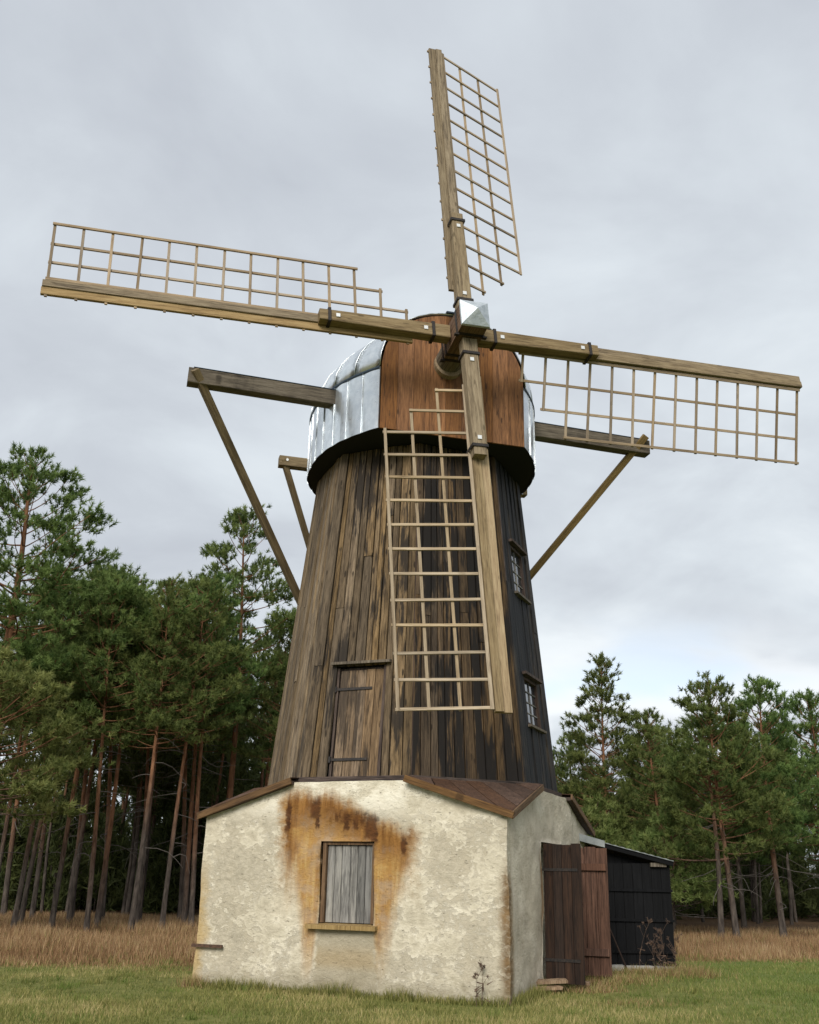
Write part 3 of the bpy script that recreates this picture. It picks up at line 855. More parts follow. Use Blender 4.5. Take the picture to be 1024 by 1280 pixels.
# gable boards
ng = 9
gx = [-GW+2*GW*i/ng for i in range(ng+1)]
def arch(v):
    s = min(abs(v)/GW, 0.9999); ph = math.asin(s)
    return HE + HR*math.cos(ph)**0.9
for i in range(ng):
    a, b = gx[i]+0.003, gx[i+1]-0.003
    pts = [(a, HC-0.03), (b, HC-0.03)] + [(b+(a-b)*t/5, max(arch(b+(a-b)*t/5)-0.004, HE-0.25)) for t in range(6)]
    th = 0.035+0.006*R.random()
    V = [Vector((p[0], 0, p[1])) for p in pts] + [Vector((p[0], -th, p[1])) for p in pts]
    m_ = len(pts)
    F = [tuple(range(m_)), tuple(range(2*m_-1, m_-1, -1))] + [(k, m_+k, m_+(k+1) % m_, (k+1) % m_) for k in range(m_)]
    M = frame(cp(GU, 0, 0), LAT, -UN, UZ)
    fix_normals(mesh('gable_board', V, F, W_GABLE, cap, M))

# ---- cross beams and tail braces
def beam(name, lbl, a, b, w, hgt, m_, ca=None):
    o = bar(name, a, b, w, hgt, m_, MILL, hint=UN, ch=0.008)
    tag(o, lbl); return o
def cq(u, v, z): return UN*u+LAT*v+UZ*z
fb = beam('cross_beam', 'long grey timber beam sticking out on both sides of the cap', cq(1.25, -4.79, 10.235), cq(1.25, 4.53, 10.06), 0.24, 0.30, W_BEAM)
to_local(bar('felt_strip', cq(1.25, -4.70, 10.235+0.157), cq(1.25, 4.45, 10.06+0.157), 0.26, 0.012, M_FELT, fb, hint=UN))
rb = beam('cross_beam', 'short rear beam stub behind the cap', cq(-1.0, -2.74, 9.73), cq(-1.0, 2.74, 9.73), 0.20, 0.22, W_BRACE)
tail = cq(-3.6, 0.12, 4.0)
def lerp3(a, b, t): return a+(b-a)*t
lb_, rb_ = cq(1.12, -4.50, 10.62), cq(1.12, 4.28, 10.36)
b1 = beam('brace', 'long yellowish brace slanting from the left beam end', lerp3(cq(1.25, -4.52, 10.1), tail, -0.035), tail, 0.17, 0.13, W_BRACE)
b2 = beam('brace', 'yellowish brace slanting from the right beam end', lerp3(cq(1.25, 4.22, 9.98), tail, -0.045), tail, 0.17, 0.13, W_BRACE)
b3 = beam('brace', 'short brace under the rear beam stub', lerp3(cq(-1.0, -2.60, 9.66), tail, -0.02), tail, 0.15, 0.11, W_BRACE)
b4 = beam('brace', None, lerp3(cq(-1.0, 2.60, 9.66), tail, -0.02), tail, 0.15, 0.11, W_BRACE)
beam('tail_pole', None, cq(-1.6, 0.08, 10.1), cq(-4.6, 0.15, 0.6), 0.22, 0.24, W_BEAM)
bd = cq(-1.0, -2.58, 9.75)+UN*0.108
bolt_m = mesh_data('bolt', [(0.035*math.cos(i*math.pi/4), 0.0, 0.035*math.sin(i*math.pi/4)) for i in range(8)]+[(0.03*math.cos(i*math.pi/4), -0.02, 0.03*math.sin(i*math.pi/4)) for i in range(8)], [tuple(range(8)), tuple(range(15, 7, -1))]+[(i, 8+i, 8+(i+1) % 8, (i+1) % 8) for i in range(8)], M_PLATE)
bo = bpy.data.objects.new('bolt', bolt_m); bo.matrix_basis = frame(bd-UN*0.012, LAT, -UN, UZ); link(bo, rb); to_local(bo)

# ---- windshaft, poll end and sails
TAU = 0.1293; PHI = -0.0375; SEP = 0.20; RB = 0.2797
RUN = Vector((math.sin(RB), -math.cos(RB), 0)); RLAT = Vector((math.cos(RB), math.sin(RB), 0))
SH = RUN*math.cos(TAU)+UZ*math.sin(TAU)
UP = RLAT.cross(-SH)
if UP.z < 0: UP = -UP
HUB = UN*3.3+LAT*(-0.136)+UZ*10.7815
def roundbar(name, a, b, r0, r1, n, m_, parent):
    M, L = frame_z(a, b, (0.3, 0.1, 1))
    V = [(r0*math.cos(2*math.pi*i/n), r0*math.sin(2*math.pi*i/n), 0) for i in range(n)] + [(r1*math.cos(2*math.pi*i/n), r1*math.sin(2*math.pi*i/n), L) for i in range(n)]
    F = [tuple(range(n-1, -1, -1)), tuple(range(n, 2*n))]+[(i, (i+1) % n, n+(i+1) % n, n+i) for i in range(n)]
    return mesh(name, V, F, m_, parent, M)
roundbar('windshaft', HUB-SH*2.6, HUB-SH*0.50, 0.25, 0.25, 24, W_BEAM, MILL)
roundbar('shaft_bearing', HUB-SH*0.98-UZ*0.06, HUB-SH*0.80-UZ*0.06, 0.285, 0.275, 28, W_LATH2, MILL)
PW = 0.235
def pd(k): return UP*math.cos(PHI+k*math.pi/2)+RLAT*math.sin(PHI+k*math.pi/2)
PM = frame(HUB, pd(1), pd(0), SH)
if PM.to_3x3().determinant() < 0: PM = frame(HUB, -pd(1), pd(0), SH)
poll = mesh('poll_end', box_v(-PW, PW, -PW, PW, -0.52, 0.60), BOXF, W_POLL, MILL, PM)
tag(poll, 'square wooden poll end holding the four sail stocks')
for zz, w in ((0.34, 0.03), (-0.30, 0.03), (-0.46, 0.03)):
    e = PW+0.014
    V = []
    for z in (zz-w, zz+w): V += [(-e, -e, z), (e, -e, z), (e, e, z), (-e, e, z)]
    for z in (zz-w, zz+w): V += [(-PW, -PW, z), (PW, -PW, z), (PW, PW, z), (-PW, PW, z)]
    F = []
    for i in range(4):
        j = (i+1) % 4
        F += [(i, j, 4+j, 4+i), (8+i, 12+i, 12+j, 8+j), (i, 8+i, 8+j, j), (4+i, 4+j, 12+j, 12+i)]
    mesh('iron_strap', V, F, M_IRON, poll)
for sxx in (-1, 1):
    for zz in (0.34, -0.46):
        box('bolt', sxx*(PW+0.02)-0.04, sxx*(PW+0.02)+0.04, -PW-0.05, -PW-0.02, zz-0.03, zz+0.03, M_IRON, poll)
e = PW+0.022
nose = mesh('nose_cap', [(-e, -e, 0.59), (e, -e, 0.59), (e, e, 0.59), (-e, e, 0.59), (-e, -e, 0.64), (e, -e, 0.64), (e, e, 0.64), (-e, e, 0.64), (0.0, 0.0, 0.80)], [(0, 1, 5, 4), (1, 2, 6, 5), (2, 3, 7, 6), (3, 0, 4, 7), (4, 5, 8), (5, 6, 8), (6, 7, 8), (7, 4, 8), (3, 2, 1, 0)], M_NOSE, poll)

SAILS = [('T', 0, 7.35, 1.66, 0.38, 'upright sail pointing to the sky', W_LATH2), ('R', 1, 7.15, 1.57, 0.378, 'right hand sail with its lattice hanging below the stock', W_LATH2),
         ('B', 2, 6.88, 1.50, 0.161, 'lowest sail with pale lattice hanging in front of the tower', W_LATH), ('L', 3, 7.11, 1.24, -0.02, 'left hand sail with its lattice standing above the stock', W_LATH2)]
for nm, k, L, W, tw, lbl, lm in SAILS:
    d = pd(k); q = pd(k+1)
    h0 = HUB + SH*(SEP/2 if k % 2 == 0 else -SEP/2)
    def sp(r, a, s): return h0 + d*r + q*a + SH*s
    # the whip is the sail's backbone
    sail = bar('sail', sp(0.95, 0.0, -0.03), sp(L, 0.0, -0.05), 0.15, 0.13, W_SAIL, MILL, hint=q, ch=0.006, wx1=0.13, wy1=0.11)
    tag(sail, lbl)
    to_local(bar('stock', sp(0.27, -0.01, 0.07), sp(2.62, -0.01, 0.10), 0.27, 0.22, W_SAIL, sail, hint=q, ch=0.01, wx1=0.22, wy1=0.18))
    to_local(bar('leading_board', sp(0.92, -0.150, -0.03), sp(L+0.01, -0.135, -0.05), 0.150, 0.06, W_LEAD if nm in 'BL' else W_SAIL, sail, hint=q, ch=0.006))
    qq = q*math.cos(tw)-SH*math.sin(tw)
    nr = 14; r0 = 1.0 if nm == 'L' else 1.22; rN = L-0.07
    lx = [0.10, 0.10+(W-0.10)/3, 0.10+2*(W-0.10)/3, W]
    base_s = -0.05
    rr = [r0+(rN-r0)*i/(nr-1) for i in range(nr)]
    for i, r in enumerate(rr):
        w = lx[min(i+1, 3)]+0.035
        jit = (R.random()-0.5)*0.035
        to_local(bar('rung', sp(r, 0, base_s)-qq*0.03, sp(r+jit, 0, base_s)+qq*w, 0.046, 0.030, lm, sail, hint=d, ch=0.003))
    if nm in 'TL':
        for r in rr: to_local(bar('peg', sp(r, -0.19, -0.045), sp(r, -0.245, -0.045), 0.046, 0.030, lm, sail, hint=d, ch=0.003))
    for j in range(4):
        s_ = rr[max(j-1, 0)]-0.05 if j else rr[0]-0.10
        side = 0.031 if j in (0, 3) else -0.030
        nrm = (SH*math.cos(tw)+q*math.sin(tw))
        off = qq*lx[j] + nrm*side
        to_local(bar('lath', h0+d*s_+SH*base_s+off, h0+d*(rN+0.035)+SH*base_s+off, 0.048 if j else 0.055, 0.030, lm, sail, hint=qq, ch=0.003))
    # iron straps round stock and whip, square washers
    for r in (2.45, 0.58):
        e1, e2, f1, f2 = -0.145, 0.125, -0.115, 0.205
        if r < 1: e1, e2, f1, f2 = -0.158, 0.140, -0.055, 0.198
        cs = [sp(r, e1, f1), sp(r, e2, f1), sp(r, e2, f2), sp(r, e1, f2)]
        for a in range(4):
            to_local(bar('iron_strap', cs[a], cs[(a+1) % 4], 0.055, 0.014, M_IRON, sail, hint=d, ch=0.002))
    for r, s_ in ((0.72, 0.188), (2.30, 0.196)):
        c_ = sp(r, -0.01, s_)
        M = frame(c_, q, d, q.cross(d))
        to_local(box('washer', -0.035, 0.035, -0.035, 0.035, -0.012, 0.012, M_PLATE, sail, M))

# ------------------------------------------------------------------ black lean-to shed behind the base
SA = math.radians(3.0)
SHED = empty('shed', (3.2, 1.18, 0.0), SA)
tag(SHED, 'low black boarded lean-to shed with a grey sheet roof beside the base', 'shed')
def zroof(x): return 2.46 - 0.23*x
# front wall boards
nbp = 12; wv = 1.62/nbp
wall = box('wall', 0.0, 1.60, 0.05, 0.09, 0.10, 2.02, W_BLACK, SHED)
box('side_wall', 1.56, 1.60, 0.09, 2.6, 0.05, 2.0, W_BLACK, SHED)
for i in range(nbp):
    x = wv*(i+0.5)
    Mi = frame((x, 0.048, 0.12), (-1, 0, 0), (0, -1, 0), (0, 0, 1))
    plank('plank', Mi, wv-0.006, wv-0.006, zroof(x)-0.12-0.14, 0.03+0.006*R.random(), W_BLACK, wall)
# roof: flat sheet at the mill wall, ribbed sheets beyond
rf = mesh('roof', [(-0.15, -0.22, zroof(-0.15)-0.06), (1.66, -0.22, zroof(1.66)-0.06), (1.66, 2.8, zroof(1.66)-0.16), (-0.15, 2.8, zroof(-0.15)-0.16), (-0.15, -0.22, zroof(-0.15)), (1.66, -0.22, zroof(1.66)), (1.66, 2.8, zroof(1.66)-0.1), (-0.15, 2.8, zroof(-0.15)-0.1)], BOXF, W_BLACK, SHED)
nv = 40; V = []; F = []
for i in range(nv+1):
    x = 0.36+(1.72-0.36)*i/nv; zo = 0.005*math.cos(i*math.pi*0.5)
    V += [(x, -0.27, zroof(x)+0.008+zo), (x, 2.82, zroof(x)-0.08+zo), (x, -0.27, zroof(x)-0.006), (x, 2.82, zroof(x)-0.09)]
for i in range(nv):
    a = i*4; F += [(a, a+4, a+5, a+1), (a+2, a+3, a+7, a+6), (a, a+2, a+6, a+4)]
mesh('roof_sheet', V, F, M_SHEET, rf)
fl = mesh('flashing', [(-0.16, -0.30, zroof(-0.16)-0.085), (0.42, -0.30, zroof(0.42)-0.085), (0.42, -0.275, zroof(0.42)-0.085), (-0.16, -0.275, zroof(-0.16)-0.085), (-0.16, -0.30, zroof(-0.16)+0.05), (0.42, -0.30, zroof(0.42)+0.035), (0.42, 2.0, zroof(0.42)-0.02), (-0.16, 2.0, zroof(-0.16)-0.0)], BOXF, M_SHEET, rf)
bar('fascia', (0.38, -0.235, zroof(0.38)-0.05), (1.72, -0.235, zroof(1.72)-0.05), 0.02, 0.08, W_BLACK, rf, hint=(0, 1, 0))
# big door
DM = frame((0.42, -0.10, 0.12), (1, 0, 0), (0, 1, 0), (0, 0, 1))
dr = box('door', 0.0, 1.26, 0.0, 0.02, 0.02, 1.86, W_BLACK, SHED, DM)
for i in range(7):
    w = 1.26/7
    Mi = frame((w*(i+0.5), -0.001, 0.0), (-1, 0, 0), (0, -1, 0), (0, 0, 1))
    plank('plank', Mi, w-0.006, w-0.006, 1.88+0.004*i+0.01*R.random(), 0.03+0.007*R.random(), W_BLACK, dr)
for zz in (0.36, 0.90, 1.42): box('batten', -0.01, 1.275, -0.066, -0.039, zz-0.024, zz+0.024, W_BLACK, dr)
box('rafter_end', 1.30, 1.60, -0.20, -0.12, zroof(1.5)-0.155, zroof(1.5)-0.085, W_BEAM, SHED)

for i, (x, y, w) in enumerate(((3.66, 0.93, 0.44), (4.16, 1.0, 0.52), (4.66, 1.02, 0.36))):
    gz = ground_z(x, y)
    bl = mesh('concrete_block', [(p[0]+0.012*math.sin(7*p[1]+i*3), p[1], p[2]+0.01*math.sin(9*p[0]+i)) for p in box_v(-w/2, w/2, -0.12, 0.12, -0.06, 0.10)], BOXF, M_CONC, None, frame((x, y, gz), (math.cos(.06), math.sin(.06), 0), (-math.sin(.06), math.cos(.06), 0), (0, 0, 1)))
    tag(bl, ('pale concrete block at the foot of the leaning stick', 'middle pale concrete block under the black shed door', 'pale concrete block under the outer end of the black shed door')[i], 'block', 'blocks under the shed door')

# leaning stick
st = roundbar('stick', (3.93, 0.70, ground_z(3.93, 0.70)-0.03), (3.58, 0.98, 1.10), 0.016, 0.011, 8, W_DARK, None)
tag(st, 'thin dark stick leaning against the black shed door', 'stick')

# scrap boards by the corner
for i, (x, y, z, l, w, rz, tx, lbl) in enumerate(((2.02, -2.12, 0.07, 0.62, 0.16, 0.30, 0.10, 'broken pale board lowest in the small heap at the wall corner'), (2.10, -2.02, 0.15, 0.66, 0.15, 0.14, 0.16, 'splintered pale board on top of the small heap at the wall corner'), (2.55, -1.72, 0.10, 0.55, 0.11, -0.5, 0.12, 'short weathered lath lying between the heap and the dark door'))):
    M = frame((x, y, ground_z(x, y)+z+0.01), (math.cos(rz), math.sin(rz), tx*0.4), (-math.sin(rz), math.cos(rz), tx), (0, -tx, 1))
    V = []
    n = 6
    for j in range(n+1):
        xx = -l/2+l*j/n
        e = w/2*(1-0.25*R.random())
        V += [(xx+0.03*R.random(), -e, -0.02), (xx, e, -0.02), (xx, e*0.98, 0.02+0.008*R.random()), (xx+0.03*R.random(), -e*0.97, 0.02)]
    F = [(0, 1, 2, 3), tuple(n*4+q for q in (3, 2, 1, 0))]
    for j in range(n):
        for q in range(4): F.append((j*4+q, (j+1)*4+q, (j+1)*4+(q+1) % 4, j*4+(q+1) % 4))
    o = mesh('scrap_board', V, F, W_SCRAP, None, M); fix_normals(o)
    tag(o, lbl, 'board', 'scrap boards by the wall corner')

# ------------------------------------------------------------------ vegetation helpers (numpy meshes)
def np_mesh(name, V, T, materials, smooth=False, midx=None):
    me = bpy.data.meshes.new(name)
    V = np.asarray(V, np.float32); T = np.asarray(T, np.int32)
    me.vertices.add(len(V)); me.vertices.foreach_set('co', V.ravel())
    me.loops.add(T.size); me.loops.foreach_set('vertex_index', T.ravel())
    me.polygons.add(len(T)); me.polygons.foreach_set('loop_start', np.arange(len(T), dtype=np.int32)*T.shape[1])
    me.update(calc_edges=True)
    for m_ in materials: me.materials.append(m_)
    if midx is not None: me.polygons.foreach_set('material_index', np.asarray(midx, np.int32))
    if smooth: me.polygons.foreach_set('use_smooth', np.ones(len(T), bool))
    return me
def add_attr(me, name, vals):
    a = me.attributes.new(name, 'FLOAT', 'POINT'); a.data.foreach_set('value', np.asarray(vals, np.float32))

def foliage_mat(name, dark, light, trans=0.5, hue=0.05):
    def b_(h, b):
        at = h.new('ShaderNodeAttribute', attribute_name='tone'); oi = h.new('ShaderNodeObjectInfo')
        geo = h.new('ShaderNodeNewGeometry')
        n = h.noise(geo.outputs['Position'], 1.1, 3)
        f = h.add(h.mul(at.outputs['Fac'], 0.75), h.mul(h.sub(n, 0.5), 0.6))
        c = h.mix(h.sm(f, 0.05, 0.85), dark, light)
        hs = h.new('ShaderNodeHueSaturation')
        h.link(h.add(h.mul(oi.outputs['Random'], hue), 0.5-hue/2), hs.inputs['Hue'])
        h.link(h.add(h.mul(oi.outputs['Random'], 0.3), 0.85), hs.inputs['Value']); h.link(c, hs.inputs['Color'])
        h.link(hs.outputs[0], b.inputs['Base Color'])
        b.inputs['Roughness'].default_value = 0.6; b.inputs['Specular IOR Level'].default_value = 0.25
        tr = h.new('ShaderNodeBsdfTranslucent'); h.link(hs.outputs[0], tr.inputs[0])
        mx = h.new('ShaderNodeMixShader'); mx.inputs[0].default_value = trans
        out = [x for x in h.t.nodes if x.type == 'OUTPUT_MATERIAL'][0]
        h.link(b.outputs[0], mx.inputs[1]); h.link(tr.outputs[0], mx.inputs[2]); h.link(mx.outputs[0], out.inputs[0])
    return mat(name, b_)
M_PINE = foliage_mat('pine_needles', (0.070, 0.110, 0.029), (0.235, 0.295, 0.088))
M_PINE2 = foliage_mat('bright_pine_needles', (0.105, 0.155, 0.040), (0.31, 0.365, 0.12))
M_FAR = foliage_mat('far_pine_needles', (0.048, 0.074, 0.024), (0.145, 0.190, 0.062))
def _bark(h, b):
    tc = h.new('ShaderNodeTexCoord'); o = tc.outputs['Object']; s = h.xyz(o); oi = h.new('ShaderNodeObjectInfo')
    n = h.noise(h.vmath('MULTIPLY', o, (9, 9, 2.2)), 1.0, 5, 0.65, 0.4)
    n2 = h.noise(h.vmath('MULTIPLY', o, (3, 3, 0.8)), 1.0, 3)
    grey = h.ramp(n, [(0.35, (0.032, 0.026, 0.022)), (0.65, (0.115, 0.094, 0.078))])
    oran = h.ramp(n, [(0.35, (0.10, 0.046, 0.024)), (0.65, (0.25, 0.125, 0.066))])
    hgt = h.add(s[2], h.add(h.mul(h.sub(n2, 0.5), 3.0), h.mul(h.sub(oi.outputs['Random'], 0.5), 3.0)))
    c = h.mix(h.sm(hgt, 1.2, 5.5), grey, oran)
    h.link(c, b.inputs['Base Color']); b.inputs['Roughness'].default_value = 0.9
    b.inputs['Specular IOR Level'].default_value = 0.15
    bump(h, b, n, 0.7, 0.03)
M_BARK = mat('pine_bark', _bark)
def _twig(h, b):
    b.inputs['Base Color'].default_value = (0.11, 0.095, 0.082, 1); b.inputs['Roughness'].default_value = 0.9
M_TWIG = mat('dead_twig', _twig)

def tube(path, radii, n=6):
    path = np.asarray(path, float); radii = np.asarray(radii, float)
    k = len(path); t = np.gradient(path, axis=0); t /= np.linalg.norm(t, axis=1)[:, None]+1e-9
    ref = np.array([0.31, 0.93, 0.2]) if abs(t[0][2]) > 0.7 else np.array([0, 0, 1.0])
    x = np.cross(t, ref); x /= np.linalg.norm(x, axis=1)[:, None]+1e-9; y = np.cross(t, x)
    a = np.arange(n)*2*np.pi/n
    ring = path[:, None, :] + radii[:, None, None]*(np.cos(a)[None, :, None]*x[:, None, :]+np.sin(a)[None, :, None]*y[:, None, :])
    V = ring.reshape(-1, 3); Q = []
    for i in range(k-1):
        for j in range(n):
            j2 = (j+1) % n; a_, b_, c_, d_ = i*n+j, i*n+j2, (i+1)*n+j2, (i+1)*n+j
            Q.append((a_, b_, c_)); Q.append((a_, c_, d_))
    return V, np.array(Q)
class Acc:
    def __init__(s): s.V = []; s.T = []; s.M = []; s.A = []; s.n = 0
    def add(s, V, T, mi=0, tone=0.5):
        s.V.append(V); s.T.append(np.asarray(T)+s.n); s.M.append(np.full(len(T), mi)); s.A.append(np.full(len(V), tone) if np.isscalar(tone) else tone); s.n += len(V)
    def mesh(s, name, mats, smooth=False):
        me = np_mesh(name, np.concatenate(s.V), np.concatenate(s.T), mats, smooth, np.concatenate(s.M))
        add_attr(me, 'tone', np.concatenate(s.A)); return me
def tufts(rng, C, AX, needles, ln, wd, spread):
    """bundles of needle blades at C along axis AX"""
    N = len(C)
    c = np.repeat(C, needles, axis=0); ax = np.repeat(AX, needles, axis=0)
    d = ax + rng.normal(0, spread, (N*needles, 3)); d /= np.linalg.norm(d, axis=1)[:, None]+1e-9
    L = ln*rng.uniform(0.7, 1.25, (N*needles, 1))
    s = np.cross(d, rng.normal(0, 1, (N*needles, 3))); s /= np.linalg.norm(s, axis=1)[:, None]+1e-9
    b = c + ax*rng.uniform(-0.5, 0.5, (N*needles, 1))*ln*0.9
    V = np.empty((N*needles, 3, 3)); V[:, 0] = b-s*wd/2; V[:, 1] = b+s*wd/2; V[:, 2] = b+d*L
    tone = np.repeat(np.clip(rng.normal(0.56, 0.26, N)+0.18*np.repeat(0, N), 0, 1), needles*3)
    tone = tone + np.tile([-.15, -.15, .18], N*needles)
    return V.reshape(-1, 3), np.arange(N*needles*3).reshape(-1, 3), tone

def pine(seed, H, base, rad, top=0.35, ntuft=800, needles=24, ln=0.18, wd=0.032, dead=10, lean=0.3, rt=0.16, limb=None, dens=1.0, mat_=None, droop=0.0):
    rng = np.random.default_rng(seed)
    tr = Acc(); cr = Acc()
    k = 14
    zs = np.linspace(-0.15, H, k)
    ph = rng.uniform(0, 6.28, 2)
    cx = lean*(0.5*np.sin(zs/H*3.0+ph[0])-0.5*np.sin(ph[0])); cy = lean*(0.5*np.sin(zs/H*2.6+ph[1])-0.5*np.sin(ph[1]))
    rr = rt*np.clip(1-zs/H*0.92, 0.05, 1)**0.85; rr[0] *= 1.25
    axis = np.stack([cx, cy, zs], 1)
    V, T = tube(axis, rr, 9); tr.add(V, T)
    def axp(z): return np.array([np.interp(z, zs, cx), np.interp(z, zs, cy), z])
    C, AXS = [], []
    def branch(p0, az, el, L, r0, tuft_from, n_t, curve=0.25):
        s = np.linspace(0, 1, 7)
        d = np.array([math.cos(az)*math.cos(el), math.sin(az)*math.cos(el), math.sin(el)])
        side = np.array([-math.sin(az), math.cos(az), 0])
        wob = rng.normal(0, 0.10)
        pts = p0 + np.outer(s*L, d) + np.outer((s**2)*L*curve, [0, 0, 1]) + np.outer(np.sin(s*3)*L*wob, side)
        V, T = tube(pts, np.maximum(r0*(1-0.85*s), 0.013), 5); tr.add(V, T)
        npad = max(1, int(round(n_t/15.0)))
        for k_ in range(npad):
            t = 1.0 if k_ == 0 else tuft_from+(1-tuft_from)*rng.uniform()**0.6
            i = t*6; i0 = min(int(i), 5); p = pts[i0]+(pts[i0+1]-pts[i0])*(i-i0)
            w = 0.0 if k_ == 0 else L*0.45*(1.1-t)*2*rng.uniform(-1, 1)
            cpad = p + side*w + d*abs(w)*0.4 + np.array([0, 0, 0.05+abs(w)*0.12])
            if abs(w) > 0.2:
                V, T = tube(np.linspace(p, cpad, 3), [max(r0*0.35, 0.013), max(r0*0.28, 0.011), 0.008], 4); tr.add(V, T)
            sg = rng.uniform(0.13, 0.24)*(0.8+0.2*min(L, 2.5))
            for _ in range(int(n_t/npad)):
                dv = rng.normal(0, 1, 3)*np.array([sg, sg, sg*0.45])
                q = cpad + dv
                a = d*0.35+np.array([dv[0], dv[1], 0])/sg*0.35+np.array([0, 0, 0.85])+rng.normal(0, 0.2, 3)
                C.append(q); AXS.append(a/np.linalg.norm(a))
        return pts
    z = base; per = []
    while z < H-0.25:
        t = (z-base)/(H-base)
        prof = (min(1.0, (t+0.12)*3.2))**0.6 * (1-t)**0.78 if top < 0.5 else (1-t)**1.0+0.03
        nb = rng.integers(3, 6)
        a0 = rng.uniform(0, 6.28)
        for j in range(nb):
            L = rad*prof*rng.uniform(0.55, 1.15)+0.18
            per.append((z+rng.uniform(-0.12, 0.12), a0+j*6.283/nb+rng.normal(0, 0.3), -0.12-droop+0.85*t+rng.normal(0, 0.14), L))
        z += rng.uniform(0.26, 0.46)*(H/14.0)**0.5
    tot = sum(p[3]**1.5 for p in per)
    for (z, az, el, L) in per:
        if rng.uniform() > dens: continue
        branch(axp(z), az, el, L, 0.010+0.009*L, 0.16, max(4, int(ntuft*L**1.5/tot)))
    # leader
    for i in range(34):
        p = axp(H-1.1*rng.uniform()**1.3); C.append(p+rng.normal(0, 0.05, 3)); AXS.append(np.array([rng.normal(0, 0.2), rng.normal(0, 0.2), 1.0]))
    for i in range(dead):
        z = base*rng.uniform(0.35, 1.05); az = rng.uniform(0, 6.28); L = rng.uniform(0.5, 1.9)
        s = np.linspace(0, 1, 5); d = np.array([math.cos(az), math.sin(az), rng.uniform(-0.3, 0.15)])
        pts = axp(z)+np.outer(s*L, d)+np.outer(np.sin(s*4)*0.12, rng.normal(0, 1, 3))-np.outer(s**2*L*0.2, [0, 0, 1])
        V, T = tube(pts, 0.017*(1-0.7*s), 4); tr.add(V, T, 1)
    if limb:
        for (z, az, el, L, r0, nt) in limb:
            pts = branch(axp(z), az, el, L, r0, 0.45, nt, 0.12)
            for q in range(4):
                p = pts[3+min(q, 3)]
                branch(p, az+rng.uniform(-0.9, 0.9), el+rng.uniform(-0.1, 0.5), L*rng.uniform(0.25, 0.4), r0*0.4, 0.2, nt//3, 0.2)
    C = np.array(C); AXS = np.array(AXS)
    V, T, tone = tufts(rng, C, AXS, needles, ln, wd, 0.75)
    cr.add(V, T, 0, tone)
    return tr.mesh('trunk', [M_BARK, M_TWIG], True), cr.mesh('crown', [mat_ or M_PINE])

PINES = {}
def place_pine(key, x, y, rz, label, group, sc=1.0, zoff=0.0):
    tm, cm = PINES[key]
    r = empty('pine_tree', (x, y, ground_z(x, y)+zoff), rz)
    r.scale = (sc, sc, sc)
    tag(r, label, 'pine tree', group)
    link(bpy.data.objects.new('trunk', tm), r); link(bpy.data.objects.new('crown', cm), r)
    return r
PINES['big'] = pine(31, 15.4, 6.6, 4.9, ntuft=5600, rt=0.26, lean=0.8, dead=6, limb=[(7.6, 0.15, 0.28, 5.6, 0.10, 120), (6.9, 0.35, 0.30, 4.2, 0.09, 60)])
PINES['bushy'] = pine(2, 7.0, 3.2, 3.3, ntuft=2275, rt=0.105, dead=1, mat_=M_PINE2)
PINES['tall'] = pine(3, 15.6, 8.2, 2.7, ntuft=2275, rt=0.15, dead=14, lean=0.7, dens=0.85)
PINES['wood1'] = pine(4, 13.4, 7.4, 2.2, ntuft=1250, rt=0.105, dead=8)
PINES['wood2'] = pine(5, 12.4, 6.4, 2.1, ntuft=1150, rt=0.095, dead=8, lean=0.6)
PINES['wood3'] = pine(6, 14.0, 7.0, 2.4, ntuft=1350, rt=0.115, dead=8)
PINES['cone'] = pine(7, 11.5, 1.6, 2.7, top=0.8, ntuft=4300, rt=0.12, dead=6)
PINES['mid1'] = pine(8, 9.2, 2.7, 2.7, top=0.3, ntuft=2300, rt=0.12, dead=6, limb=[(2.7, 3.3, -0.12, 2.6, 0.05, 40)])
PINES['mid2'] = pine(9, 9.8, 3.2, 2.4, top=0.3, ntuft=2000, rt=0.13, dead=14, lean=0.6)
PINES['low'] = pine(10, 4.0, 0.9, 1.9, top=0.7, ntuft=1137, rt=0.07, dead=4, mat_=M_PINE2)

